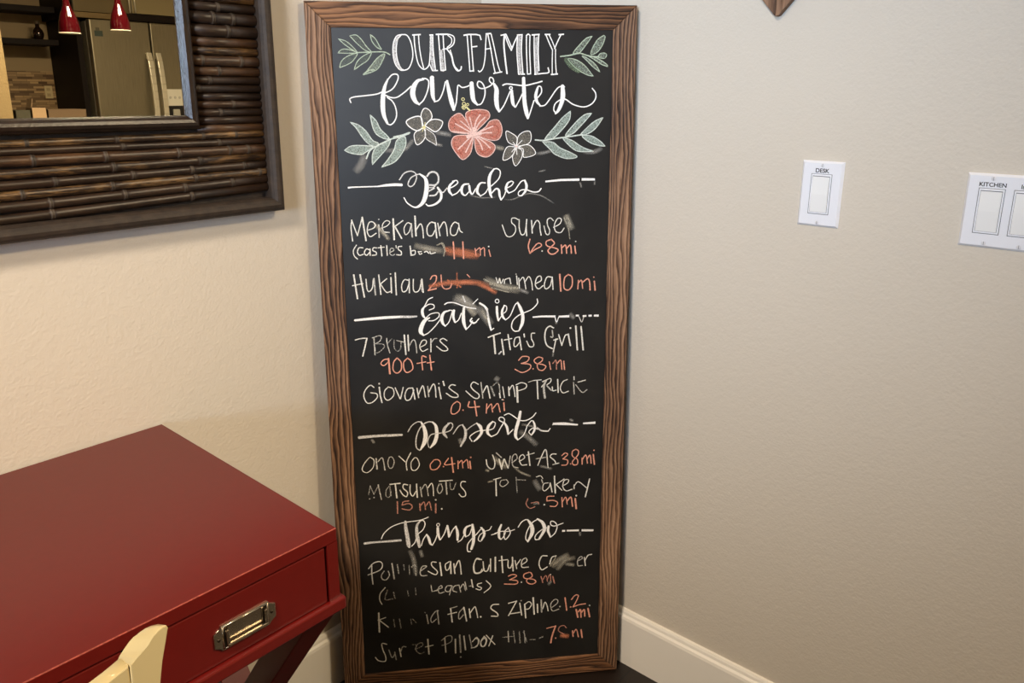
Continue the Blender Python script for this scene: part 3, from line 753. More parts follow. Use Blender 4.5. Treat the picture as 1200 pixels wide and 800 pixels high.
S c -1423 8011 240 -1344 8142 239 -1292 8095 239 -1271 7869 240
S C -1210 7979 218 -1090 8042 218 -1077 8120 218 -1152 8123 218 -1209 8002 218 -1159 7898 218 -1050 7939 218
S C -980 8150 261 -987 7880 262
S c -982 8060 218 -915 8148 217 -861 8157 217
S C -657 8104 239 -732 8152 239 -798 8109 239 -745 8039 240 -661 7957 240 -651 7900 240 -749 7893 240 -865 7988 240
@distance left under Eateries
S K -1838 7758 241 -1934 7751 241 -2001 7674 242 -1939 7626 242 -1840 7713 241
S K -1844 7769 372 -1828 7451 375
S K -1677 7773 263 -1745 7686 263 -1761 7528 264 -1689 7456 264 -1601 7520 264 -1595 7679 263 -1667 7773 263
S K -1463 7764 263 -1542 7677 263 -1536 7518 264 -1474 7458 264 -1364 7533 264 -1391 7693 263 -1463 7764 263
S K -1087 7771 263 -1162 7797 263 -1175 7706 263 -1164 7501 264
S K -1274 7643 241 -1101 7669 241
S K -1011 7802 306 -986 7493 308
S K -1069 7645 241 -928 7662 241
@listing right under Eateries
S C 191 8138 306 301 8179 306 433 8219 306
S C 301 8156 393 330 7791 396
S C 465 8082 350 507 7760 352
S w 407 7776 352 452 7820 352
S C 597 8179 306 640 7858 308
S C 519 8068 219 674 8096 219
S C 828 8124 241 740 8094 241 718 7946 242 762 7921 242 839 8010 242
S C 833 8113 307 872 7848 309
S C 928 8177 307 934 8120 307
S C 1149 8191 242 1083 8183 241 1083 8069 242 1128 7975 242 1117 7907 243 1039 7910 243 983 8027 242
S C 1538 8291 308 1459 8328 308 1382 8251 308 1361 8081 309 1407 7918 310 1519 7844 311
S c 1516 8234 264 1528 8097 265 1483 8099 265
S C 1596 8048 265 1564 7889 266 1542 7774 267
S C 1551 8027 287 1629 8047 288
S C 1651 8138 265 1720 7905 266
S C 1720 7917 266 1785 8110 266 1830 8131 266
S C 1852 8141 332 1900 7898 334
S C 1906 8272 155 1903 8264 155 1895 8261 155 1887 8265 155 1884 8273 155 1887 8281 155 1895 8284 155 1903 8280 155 1906 8272 155
S C 2007 8307 376 2049 7799 380
S C 2119 8292 377 2173 7794 380
Z s 1542 7797 444 1532 7659 445
@distance right under Eateries
S K 817 7620 243 895 7698 243 1028 7680 244 995 7589 244 872 7549 244
S K 872 7549 244 1051 7517 244 1051 7425 245 894 7350 245 738 7427 244
S K 1127 7421 134 1125 7415 134 1118 7412 134 1112 7415 134 1109 7422 134 1112 7428 134 1118 7431 134 1125 7428 134 1127 7421 134
S K 1319 7645 244 1229 7672 244 1140 7606 244 1185 7535 245 1320 7506 245 1387 7456 245 1320 7378 246 1230 7405 245 1208 7511 245 1297 7576 245 1319 7645 244
S K 1459 7558 245 1489 7393 246
S k 1533 7520 246 1600 7586 245 1613 7388 246
S K 1623 7516 246 1702 7582 246 1726 7383 247
S K 1765 7556 291 1783 7380 292
@listing long lowest line under Eateries
S C -2161 7170 222 -2234 7219 222 -2335 7121 222 -2373 6985 223 -2315 6844 224 -2207 6850 224 -2106 6948 223 -2114 7030 223 -2230 7058 223
S C -2054 7164 311 -2040 6991 312 -2014 6840 313
S C -2040 7244 133 -2044 7236 133 -2051 7233 133 -2059 7237 133 -2062 7245 133 -2058 7253 133 -2051 7256 133 -2043 7252 133 -2040 7244 133
S C -1872 7167 222 -1950 7079 222 -1956 6941 223 -1883 6880 223 -1771 6978 223 -1777 7117 222 -1872 7167 222
S C -1733 7138 244 -1644 6902 245
S C -1633 6902 245 -1571 7141 244
S C -1388 7121 244 -1486 7103 244 -1544 6967 245 -1516 6861 245 -1428 6891 245 -1357 7073 244
S C -1377 7120 266 -1341 6875 268
S C -1291 7105 266 -1264 6906 267
S C -1262 6976 245 -1180 7157 244 -1150 7086 244 -1126 6911 245
S c -1072 7140 288 -1056 6919 290
S C -1054 7012 245 -962 7181 244 -920 7122 244 -908 6900 245
S C -844 7106 288 -806 6860 290
S C -833 7187 133 -836 7180 133 -842 7178 133 -848 7181 133 -851 7188 133 -848 7194 133 -842 7196 133 -836 7193 133 -833 7187 133
S C -754 7229 310 -734 7147 310
S C -504 7136 244 -580 7152 244 -636 7096 244 -572 7024 245 -464 6937 245 -465 6878 245 -575 6884 245 -694 6971 245
S C -30 7137 245 -128 7188 244 -185 7110 245 -131 7014 245 -22 6915 246 -34 6833 246 -133 6850 246 -286 6998 245
S c 26 7169 267 62 6829 269
S C 68 6957 268 147 7094 267 179 6999 268 211 6821 269
S d 235 7066 401 301 6875 403
S d 269 7088 223 381 7153 223 424 6940 224
S C 412 6917 313 427 6822 314
S d 403 7105 268 424 6940 269
S C 480 7054 223 513 6818 224
S C 476 6773 135 474 6766 135 467 6764 135 461 6767 135 459 6773 135 461 6780 135 468 6782 135 474 6779 135 476 6773 135
S C 603 7048 313 614 6860 314
S C 614 6978 246 682 7080 246 715 6996 246 737 6830 247
S C 778 7040 448 793 6709 451
S C 760 7088 224 872 7129 224 973 7089 224 962 7008 224 849 6966 224 793 6957 224
S C 1018 7134 134 1119 7165 134
P C 1119 7165 201 1299 7175 202
S C 1204 7161 314 1222 6759 316
S C 1300 7015 225 1367 7106 225
S c 1389 7152 494 1345 7013 495 1369 6775 498
S C 1322 7132 224 1480 7195 224 1491 7124 225 1413 7057 225
S c 1413 7033 315 1504 6934 316
S C 1526 7004 248 1538 6921 248 1607 6929 249
S C 1638 7164 315 1653 6880 317
S C 1843 7154 226 1752 7111 226 1697 6972 226 1755 6863 227 1869 6893 227
S C 1985 7207 271 1991 7147 271
S c 1980 7077 272 1996 6827 273
S C 2072 7085 226 2231 7124 227
S c 2027 7028 227 2167 6855 228 2269 6909 228
Z s 315 7272 1332 403 7198 1335
@distance lowest under Eateries
S K -477 6785 246 -579 6697 246 -604 6545 247 -538 6506 247 -437 6583 247 -412 6723 246 -477 6785 246
S K -346 6583 157 -349 6577 157 -355 6574 157 -361 6578 157 -364 6584 157 -361 6591 157 -355 6593 157 -349 6590 157 -346 6583 157
S K -223 6761 269 -236 6644 269 -14 6644 270
S K -112 6767 314 -72 6446 316
S K 143 6695 270 129 6495 271
S K 141 6577 248 232 6690 247 253 6571 248 264 6511 248
S K 276 6594 270 366 6695 270 399 6611 270 421 6503 271
S K 501 6700 315 511 6534 316
S K 499 6767 135 496 6760 135 490 6758 135 483 6761 135 481 6768 135 484 6774 135 490 6777 135 496 6773 135 499 6767 135
@heading Desserts
S w -2500 6095 683 -2283 6104 637 -2066 6110 591 -1869 6106 590 -1640 6105 499
Z s -2264 6046 683 -2203 5948 685
S w -1506 6169 227 -1425 6294 226 -1313 6371 226 -1226 6366 226
S W -1230 6366 316 -1174 6245 724 -1146 6077 954 -1173 5912 958 -1255 5761 366
S w -1277 5738 275 -1342 5802 274 -1348 5970 273 -1298 6157 272 -1206 6294 271 -1094 6359 271 -984 6353 271
S W -995 6353 271 -925 6255 678 -914 6064 818 -962 5900 821 -1054 5785 320
S w -1087 5799 229 -1106 5932 228 -1035 6071 227 -880 6098 227
S w -880 6098 227 -769 6104 227
S w -758 6103 227 -635 6144 227 -577 6236 226 -598 6308 226 -675 6312 226
S w -642 6311 316 -733 6221 634 -769 6104 726 -705 5992 319
S w -569 6068 227 -455 6229 226 -365 6260 226
S w -365 6248 317 -312 6126 591 -326 5959 638 -418 5784 412
Z s -438 5965 1140 -395 5819 1144
S w -301 6125 204 -187 6214 204 -75 6280 204
S W -75 6280 272 3 6204 636 24 6083 729
S W -75 6280 272 2 6180 681 23 6059 638 -57 5943 502 -136 5876 320
S W -181 5878 229 -225 5977 228 -122 6067 228 -10 6109 227
S W 35 6106 205 136 6113 205
S W 136 6101 228 272 6141 228 318 6258 227 262 6297 227
S W 262 6297 317 171 6195 682 152 6052 638 225 5963 274
S W 236 5963 251 350 6017 251 418 6133 251 510 6296 250 487 6369 249 420 6384 249 397 6326 249 509 6248 250
S W 509 6260 364 565 6149 593 587 6003 412
S W 599 5998 229 690 6094 228
S W 849 6481 589 815 6303 728 758 6090 777 746 5946 688 791 5858 322
S W 803 5858 230 917 5960 230 985 6126 229
S W 510 6427 249 601 6458 249 691 6405 250 826 6303 250 962 6283 251 1099 6348 251 1178 6439 250
S W 985 6150 229 1076 6265 228 1122 6263 228
S W 1122 6263 320 1156 6164 504 1145 6044 505 1088 5951 322
S W 1077 5951 230 1031 6027 229 1122 6106 229 1214 6077 229
S w 1213 6101 367 1305 6035 368 1443 6016 368
S W 1305 6035 230 1431 6016 230 1488 6074 230
S w 1545 6155 230 1579 6177 230
P W 1545 6179 551 1786 6166 691 2087 6125 370
P W 2202 6151 417 2469 6153 604
Z s 826 6062 1373 1031 5881 1381 1215 5700 1389
Z s 871 6204 593 1213 6113 596
Z s 1900 6257 690 1993 6215 692
@listing upper left under Desserts
S C -2326 5634 207 -2430 5508 208 -2480 5367 209 -2384 5301 209 -2259 5402 208 -2230 5568 207 -2304 5644 207
S c -2185 5601 368 -2173 5372 370
S c -2144 5539 254 -2064 5618 253 -2034 5532 253 -2014 5338 255
S c -1910 5620 207 -1948 5503 207 -1919 5380 208 -1853 5388 208 -1815 5518 207 -1855 5617 207 -1910 5620 207
S C -1712 5632 207 -1584 5492 207
S C -1467 5690 252 -1562 5491 253 -1557 5309 255
S C -1393 5577 207 -1463 5473 207 -1457 5315 208 -1369 5297 208 -1294 5414 208 -1338 5561 207 -1393 5577 207
@distance upper left under Desserts
S K -984 5504 253 -1065 5399 254 -1045 5289 255 -933 5294 255 -852 5411 254 -895 5498 253 -984 5504 253
S K -782 5338 139 -785 5331 139 -791 5329 139 -798 5332 139 -800 5339 139 -797 5346 139 -791 5348 139 -785 5345 139 -782 5338 139
S K -682 5521 253 -763 5381 254 -550 5392 254
S K -614 5529 345 -587 5199 348
S K -481 5448 277 -484 5278 278
S K -471 5387 231 -402 5456 231 -382 5284 232
S K -369 5405 254 -289 5461 254 -265 5276 255
S K -233 5421 347 -218 5261 348
S K -198 5511 138 -202 5503 138 -210 5500 138 -218 5504 138 -221 5513 138 -217 5521 138 -209 5524 138 -201 5520 138 -198 5511 138
@listing smeared upper right under Desserts
S C 118 5436 255 139 5300 255 218 5221 256 287 5254 256 299 5388 255 255 5538 254
Z b 255 5489 1388 436 5331 1394 572 5224 1399
S C 391 5432 324 446 5207 326
S c 335 5581 277 437 5478 278
S C 446 5232 280 493 5425 278
S C 505 5425 325 584 5223 327
S c 595 5247 233 631 5490 232
S c 676 5340 233 779 5432 232 745 5532 232 676 5463 232 687 5266 233 802 5209 234
S C 825 5356 233 940 5435 233 894 5511 232 825 5430 232 871 5279 233 986 5272 234
S C 1020 5565 325 1055 5255 327
S C 986 5493 186 1147 5533 186
S C 1229 5245 258 1308 5449 257 1400 5591 256 1449 5181 259
S c 1193 5395 233 1401 5419 234
S C 1621 5480 257 1539 5485 257 1494 5426 257 1587 5334 258 1611 5258 258 1542 5237 258 1681 5266 259
Z b 710 5240 607 848 5108 609 1079 4994 612
Z s 1263 5230 703 1542 5138 707
Z b 93 5205 698 183 5174 699
@distance upper right under Desserts
S K 1749 5435 258 1818 5492 257 1877 5452 258 1773 5359 258
S K 1773 5359 258 1878 5316 259 1856 5218 259 1751 5212 259
S K 1952 5232 142 1949 5225 142 1943 5222 142 1936 5226 142 1933 5233 142 1936 5240 142 1942 5242 142 1949 5239 142 1952 5232 142
S K 2050 5565 258 1980 5520 258 1982 5408 258 2088 5328 259 2090 5216 260 2008 5208 260 1984 5284 259 2098 5426 259 2109 5524 258 2050 5565 258
S K 2193 5346 283 2196 5209 284
S K 2194 5309 260 2274 5416 259 2313 5227 261
S K 2299 5315 284 2368 5410 283 2395 5222 285
S K 2438 5418 354 2467 5192 356
S K 2462 5516 141 2459 5509 141 2453 5506 141 2446 5510 141 2443 5517 141 2446 5524 141 2452 5526 141 2459 5523 141 2462 5516 141
@listing lower left under Desserts
S d -2332 4995 234 -2374 4802 235
S d -2332 4995 211 -2264 4795 212
S d -2263 4807 212 -2155 5007 210
S c -2166 5008 257 -2114 4674 259
S d -2347 4702 189 -2350 4696 189 -2357 4693 189 -2363 4697 189 -2365 4704 189 -2362 4710 189 -2356 4713 189 -2350 4710 189 -2347 4702 189
S d -2251 4725 188 -2254 4719 188 -2260 4716 188 -2267 4719 188 -2269 4727 188 -2266 4733 188 -2260 4736 188 -2253 4732 188 -2251 4725 188
S d -1935 4968 210 -2006 4875 211 -2011 4741 212 -1945 4712 212 -1907 4844 211
S d -1924 4968 281 -1911 4746 282
S C -1923 5004 280 -1712 5015 280
S C -1812 5009 327 -1790 4689 330
S C -1557 4968 257 -1635 4985 257 -1649 4900 257 -1563 4797 258 -1589 4700 259 -1665 4754 258 -1717 4856 258
S C -1502 4964 257 -1507 4793 258 -1454 4703 259 -1384 4809 258
S C -1368 4968 327 -1361 4672 330
S c -1291 4901 281 -1264 4678 282
S c -1259 4850 234 -1189 4956 234 -1147 4867 234 -1129 4693 235
S C -1135 4866 234 -1054 4972 234 -1022 4883 234 -1016 4685 235
S c -886 4948 234 -934 4828 234 -891 4726 235 -821 4821 235 -852 4946 234
S C -884 5010 233 -614 5016 233
S c -749 5013 327 -733 4703 329
S d -660 4958 234 -652 4822 235 -595 4806 235 -536 4950 234
S C -331 4961 234 -411 4966 234 -435 4869 234 -347 4739 235 -337 4639 236 -417 4620 236 -473 4686 236
@distance lower left under Desserts
S k -1783 4590 330 -1786 4330 333
S k -1547 4598 260 -1660 4581 260 -1685 4509 260
S k -1685 4509 284 -1550 4536 284 -1473 4469 284 -1532 4386 285 -1688 4422 285
S k -1314 4520 307 -1308 4358 309
S k -1305 4457 260 -1223 4551 260 -1194 4375 261
S k -1180 4461 284 -1110 4543 283 -1070 4353 285
S k -976 4484 379 -981 4285 381
S C -963 4583 142 -966 4574 142 -974 4571 142 -982 4575 142 -985 4584 142 -982 4593 142 -974 4596 142 -966 4592 142 -963 4583 142
S C -839 4362 166 -842 4354 166 -850 4350 166 -858 4355 166 -861 4364 166 -858 4372 166 -850 4375 166 -842 4371 166 -839 4362 166
@listing half erased lower right under Desserts
Z b 135 4918 469 273 4946 469
S C 273 4971 234 422 5006 234
S C 319 4956 305 327 4594 308
S c 548 4953 211 433 4936 211 409 4838 212 478 4796 212 582 4877 212 548 4953 211
S d 755 4990 235 778 4639 237
S d 755 4940 235 963 4914 236
S C 1195 4974 189 1288 4993 189 1335 4927 189
Z s 1149 4914 1417 1219 4760 1423 1289 4655 1428
S c 1311 4904 284 1335 4827 284
S C 1452 4819 214 1359 4801 213 1336 4677 214 1383 4636 214 1476 4718 214 1498 4816 214
S C 1498 4816 285 1542 4600 287
S C 1591 4961 331 1613 4570 335
S C 1616 4758 238 1802 4884 238
S C 1639 4757 238 1758 4623 239
S C 1769 4723 239 1885 4791 238 1896 4866 238 1802 4847 238 1781 4697 239 1852 4604 240 1982 4633 240
S C 2029 4643 240 2027 4731 239
S C 2028 4706 239 2120 4801 239 2300 4650 240
S C 2367 4848 335 2324 4636 337 2281 4436 338
@distance lower right under Desserts
S k 1010 4472 262 975 4348 263 1057 4241 264 1162 4272 264
S k 1080 4366 239 1221 4382 240 1256 4329 240
S C 1385 4307 168 1382 4298 168 1373 4295 168 1365 4299 168 1362 4309 168 1365 4317 168 1373 4320 168 1382 4316 168 1385 4307 168
S K 1583 4496 264 1442 4493 263 1431 4405 264
S K 1431 4392 264 1572 4395 264 1667 4338 265 1621 4252 265 1503 4261 265
S K 1760 4446 288 1774 4229 290
S K 1773 4343 241 1843 4453 240 1880 4285 242
S K 1879 4362 338 1961 4445 337 1999 4226 339
S K 2056 4400 434 2083 4169 437
S C 2090 4474 145 2087 4465 145 2079 4462 145 2070 4467 145 2067 4476 145 2070 4484 145 2078 4488 145 2087 4483 145 2090 4474 145
Z s 1127 4338 623 1268 4353 624
@heading Things to Do
S w -2503 3669 583 -2368 3679 534 -2166 3681 436 -1963 3683 533 -1748 3687 533
S W -2151 3755 218 -2090 3877 217 -1950 4004 216 -1768 4079 215 -1586 4108 215 -1360 4124 215 -1223 4157 215 -1143 4191 215
S w -1631 4119 526 -1625 3955 817 -1598 3751 918 -1582 3572 923 -1565 3515 535
S W -1515 3529 219 -1444 3612 218 -1406 3736 217
S w -1315 4113 335 -1386 4013 575 -1396 3837 771 -1374 3658 872 -1352 3503 584
S W -1326 4114 239 -1247 4116 239 -1216 4025 240 -1264 3903 240 -1358 3821 241
S W -1310 3526 243 -1260 3675 242 -1188 3783 241
S W -1188 3783 338 -1145 3691 629 -1114 3562 534 -1070 3520 292
S W -1070 3520 243 -1010 3630 242 -948 3803 241
S W -905 3990 168 -915 3966 168 -937 3957 168 -960 3969 168 -968 3995 168 -958 4019 168 -936 4028 168 -913 4016 168 -905 3990 168
S W -945 3917 577 -942 3777 676 -906 3635 339
S W -895 3634 242 -812 3768 241 -750 3941 240
S W -739 3952 480 -719 3811 579 -710 3696 436
S W -698 3695 242 -638 3831 241 -567 3927 240
S W -556 3926 385 -524 3771 676 -528 3606 485
S W -517 3554 243 -435 3612 243 -363 3759 242
S W -245 3929 337 -338 3885 530 -375 3773 677 -353 3669 339
S W -342 3668 242 -260 3726 242 -199 3925 241
S W -199 3938 578 -179 3745 726 -182 3541 730 -231 3365 538
S W -255 3302 245 -313 3319 245 -310 3474 244 -227 3596 243 -110 3715 242 8 3859 241
S W -15 3861 338 42 3780 581 52 3677 582 -7 3553 341
S W -31 3529 219 -77 3571 219 -41 3684 218 76 3765 218 170 3796 218 212 3869 217
S W 215 3670 219 320 3695 219
S W 426 3892 435 379 3755 630 378 3601 536 412 3547 293
S W 424 3546 220 483 3619 219 519 3706 219
S W 285 3698 218 425 3738 218 589 3726 219 718 3760 219
S W 589 3816 242 495 3720 243 494 3566 244 541 3550 244 624 3685 243 578 3817 242
S W 800 3813 243 870 3923 242 964 3980 242 1023 3963 242
S W 1011 3969 387 1093 3830 875 1106 3649 928 1012 3449 393
S W 1012 3444 246 964 3530 245 999 3708 244 1105 3893 243 1246 3978 242
S W 1222 3979 339 1341 3876 778 1377 3706 831 1272 3507 491
S W 1260 3482 246 1177 3488 246 1188 3591 245 1318 3710 244 1436 3753 244
S W 1471 3776 586 1460 3674 637 1509 3528 394
S W 1521 3519 246 1615 3610 246 1661 3762 245 1613 3869 244 1529 3901 243 1518 3824 244 1602 3780 244 1791 3835 244
P W 1774 3650 491 1841 3645 492
P W 1876 3648 443 2152 3635 493
P W 2211 3631 543 2476 3611 545
Z s 2176 3594 642 2178 3490 644
@listing first line under Things to Do
Z s -1563 3443 1219 -1480 3181 1228 -1446 2816 1242
Z s -1336 3426 975 -1295 3243 981
S C -2381 3125 271 -2389 2946 273 -2377 2687 275
S C -2451 3067 247 -2344 3186 246 -2207 3214 246 -2154 3132 246 -2216 3009 247 -2469 2914 248
S c -2126 2976 247 -2187 2878 248 -2168 2786 249 -2089 2766 249 -2017 2864 248 -2036 2968 247
S c -1949 3141 345 -1917 2778 348
S d -1837 3107 296 -1815 2898 297
S d -1700 3095 197 -1693 2966 198
S d -1587 3073 197 -1583 2853 198
S d -1531 3030 296 -1461 3076 296 -1446 2816 298
S c -1351 2912 272 -1210 3017 271 -1302 3024 271 -1351 2912 272 -1331 2806 273 -1216 2797 273
S C -1000 3103 246 -1092 3111 246 -1095 3020 247 -983 2881 248 -1008 2805 248 -1077 2824 248 -1179 2897 248
S C -920 3084 345 -893 2770 348
S C -723 3094 271 -806 3023 271 -785 2891 273 -727 2925 272 -689 3065 271
S C -688 3091 345 -687 2805 348
S C -620 3033 321 -601 2797 323
S C -599 2928 272 -514 3103 271 -481 3022 272 -462 2773 274
S C -48 3091 271 -130 3098 271 -190 2946 272 -169 2775 274 -52 2765 274 43 2849 273
S C -13 3088 247 -118 3123 246 -178 2971 248 -158 2787 249 -52 2778 249 -4 2853 249
S C 21 3033 272 42 2823 274 113 2804 274 161 2944 273
S C 186 3085 296 183 2785 299
S C 292 3116 395 289 2776 399
S C 433 3131 346 454 2736 350
S C 374 3031 248 562 3042 248
S C 574 3015 273 573 2858 274 632 2840 274 680 3006 273
S C 669 3086 347 684 2756 350
S C 728 3002 273 763 2803 275
S C 763 2895 249 846 3019 248
S C 870 2886 249 988 2968 249 965 3049 248 882 2990 249 881 2832 250 1024 2821 250
S C 1441 3063 299 1321 3060 299 1263 2880 300 1323 2730 302 1443 2786 301
S C 1644 3047 300 1549 3015 300 1502 2861 301
Z b 1539 2778 1760 1705 2923 1755 1944 3063 1752
Z b 1660 2689 1262 1850 2912 1256 2090 2972 1256
Z b 1851 2832 1007 2069 2788 1010
S b 1514 2807 301 1633 3008 300
S c 2140 2888 252 2236 2934 252 2211 2989 251 2139 2915 252 2142 2769 253 2239 2761 253
S C 2284 2956 277 2312 2755 279
S C 2297 2876 252 2368 3003 252 2452 3022 252
@listing bracketed faint line under Things to Do
S C -2120 2574 250 -2228 2440 252 -2246 2284 253 -2205 2176 254
S d -2077 2505 276 -2131 2287 278 -1970 2286 278
S d -1942 2441 302 -1913 2294 303
S d -1641 2467 226 -1623 2334 227
S d -1467 2505 201 -1461 2346 202
S c -1130 2554 200 -1111 2395 201
S c -1111 2395 226 -994 2411 226
S c -994 2437 226 -888 2468 226 -910 2522 225 -970 2462 226 -950 2341 227 -844 2359 227
S c -689 2503 251 -783 2498 251 -820 2396 252 -739 2363 252 -666 2488 251
S c -678 2489 226 -729 2282 227
S c -525 2502 251 -619 2484 251 -657 2382 252 -575 2335 252
S c -514 2501 251 -482 2327 252
S c -492 2420 251 -420 2520 251 -376 2357 252
S c -384 2569 250 -352 2382 252
S c -292 2456 226 -221 2463 226
S C -242 2610 300 -210 2423 302
S C -20 2512 251 -103 2493 251 -104 2440 252 -22 2393 252 -58 2343 252 -140 2377 252
S C 86 2556 251 180 2442 252 155 2365 252 36 2269 253
@distance first under Things to Do
S K 584 2633 276 679 2664 276 762 2618 276 607 2538 277
S K 619 2537 277 774 2498 277 750 2420 278 488 2442 277
S C 879 2457 152 876 2449 152 869 2447 152 863 2451 152 860 2458 152 863 2466 152 869 2468 152 876 2464 152 879 2457 152
S K 1036 2688 276 929 2644 276 941 2550 277 1132 2507 278 1193 2435 279 1109 2389 279 1013 2424 278 989 2506 278 1108 2576 277 1084 2670 276 1036 2688 276
S k 1312 2558 278 1349 2409 279
S k 1349 2475 253 1420 2576 253 1457 2426 254
S k 1457 2493 253 1516 2595 253 1530 2433 254
S k 1577 2536 329 1615 2373 331
S C 1535 2593 126 1533 2587 126 1528 2586 126 1523 2588 126 1521 2594 126 1523 2600 126 1528 2602 126 1533 2599 126 1535 2593 126
Z s 1470 2332 764 1542 2432 762
@listing half erased line under Things to Do
S C -2282 1958 383 -2286 1493 389
S C -2138 1839 231 -2301 1788 231
S C -2289 1800 282 -2089 1595 284
S d -1966 1783 231 -1950 1595 232
S d -1839 1772 231 -1812 1542 233
S d -1596 1749 231 -1577 1613 232
S d -1549 1745 231 -1482 1658 232
S c -1243 1823 307 -1214 1606 309
S d -1267 1884 153 -1270 1877 153 -1277 1874 153 -1283 1878 153 -1286 1886 153 -1283 1893 153 -1276 1896 153 -1270 1892 153 -1267 1884 153
S c -984 1906 255 -1054 1886 255 -1152 1735 257 -1132 1625 258 -1036 1697 257
S c -1007 1909 306 -980 1571 310
S C -713 1935 332 -685 1597 335
S c -725 1936 230 -571 1976 229
S C -775 1794 256 -585 1830 256
S c -418 1935 255 -527 1811 256 -530 1650 258 -433 1749 257
S C -418 1935 332 -365 1594 335
S C -301 1885 307 -280 1668 309
S C -279 1789 257 -182 1928 256 -147 1857 256 -114 1652 258
S C -35 1664 206 -39 1655 206 -47 1652 206 -56 1656 206 -59 1666 206 -56 1675 206 -47 1679 206 -39 1674 206 -35 1664 206
S C 354 1947 307 223 1945 307 186 1854 308 316 1734 309 328 1652 310 196 1664 310
S C 581 1953 282 761 1991 282
S C 761 1991 282 580 1643 284
S C 604 1681 284 833 1701 284
S C 833 1931 308 874 1629 311
S d 874 1994 179 871 1987 179 864 1984 179 858 1988 179 855 1996 179 858 2003 179 864 2006 179 871 2002 179 874 1994 179
S C 941 1894 360 966 1553 364
S C 941 1894 257 1038 1953 257 1098 1880 257 1038 1777 258 965 1770 258
S C 1134 2039 384 1159 1630 389
S C 1231 1868 335 1237 1664 337
S c 1315 1969 360 1329 1669 363
S C 1353 1749 259 1400 1907 258 1449 1821 259 1475 1683 260
S c 1559 1757 233 1680 1855 233 1692 1935 232 1618 1955 232 1534 1841 233 1572 1674 234 1718 1702 234
S c 1757 1767 156 1754 1759 156 1747 1757 156 1740 1760 156 1737 1768 156 1740 1776 156 1747 1778 156 1754 1775 156 1757 1767 156
@distance second under Things to Do
S K 1862 1974 336 1902 1658 339
S K 2002 1731 182 1999 1723 182 1992 1721 182 1985 1725 182 1982 1733 182 1985 1740 182 1992 1743 182 1999 1739 182 2002 1731 182
S K 2009 1921 285 2093 2022 284 2166 2002 285 2108 1844 286 2048 1727 287
S K 2048 1727 287 2182 1769 287 2330 1783 287
S C 2439 1733 157 2436 1725 157 2429 1722 157 2422 1726 157 2419 1734 157 2422 1742 157 2429 1744 157 2436 1741 157 2439 1733 157
S K 2123 1652 418 2163 1456 421
S K 2173 1592 367 2221 1643 366 2237 1449 369
S K 2247 1572 367 2308 1635 367 2323 1469 369
S K 2394 1654 419 2435 1445 422
@listing lowest line of the board
S C -2141 1169 262 -2245 1193 262 -2228 1029 263 -2176 861 264 -2193 740 265 -2332 767 265 -2399 856 264
S c -2100 1016 263 -2038 820 264 -1976 895 264
S c -1974 949 263 -1946 756 265
S C -1866 1034 315 -1838 827 317
S c -1846 937 263 -1794 1068 262 -1724 1061 262
S d -1570 1100 210 -1500 1093 210 -1527 960 210
S d -1503 984 237 -1360 1052 236 -1369 1135 235 -1476 1091 236 -1504 957 237 -1413 853 238 -1329 885 237
S C -1237 1203 365 -1219 833 370
S C -1290 1018 263 -1123 1043 262
S c -931 1147 235 -811 1244 235 -704 1233 235 -719 1099 236 -863 1031 236 -922 1023 236
S C -859 1194 313 -843 837 317
S C -623 1144 366 -625 801 370
S c -525 1244 391 -510 804 397
S C -431 1207 340 -401 862 343
S c -502 679 186 -505 671 186 -512 669 186 -519 673 186 -522 681 186 -519 688 186 -512 691 186 -505 687 186 -502 679 186
S c -311 1223 287 -256 889 290
S C -242 1052 263 -145 1152 262 -110 1039 263 -148 919 264 -268 890 264
S C 23 1164 262 -50 1034 263 -28 908 264 45 928 264 82 1076 263 23 1164 262
S C -181 1128 262 -98 1093 262 -111 985 263 -196 897 264
S C 23 1122 262 -50 1034 263 -52 924 264 20 917 264 70 1049 263 23 1122 262
S C 72 1186 262 262 934 264
S C 216 1159 262 129 906 264
S c 566 1235 314 577 973 317
S d 444 1096 210 674 1101 211
S d 687 1237 262 722 931 265
S d 820 1197 315 839 919 318
S d 929 1214 315 954 908 318
S d 917 1188 210 990 932 212
S d 1064 981 212 1186 969 212
S d 1284 1001 265 1357 1021 265
@distance lowest of the board
S K 1454 1233 290 1649 1270 290
S K 1649 1270 369 1578 1042 371 1542 851 373
S K 1667 956 186 1664 948 186 1657 945 186 1650 949 186 1647 957 186 1650 965 186 1657 968 186 1664 964 186 1667 956 186
S k 1848 1044 239 1724 1139 238 1748 1247 237 1846 1265 237 1896 1205 238
Z o 1750 1025 1328 1973 976 1333
S K 2045 1108 319 2059 968 320
S K 2071 1050 266 2131 1141 266 2184 942 267
S K 2243 1117 372 2271 920 375
"""

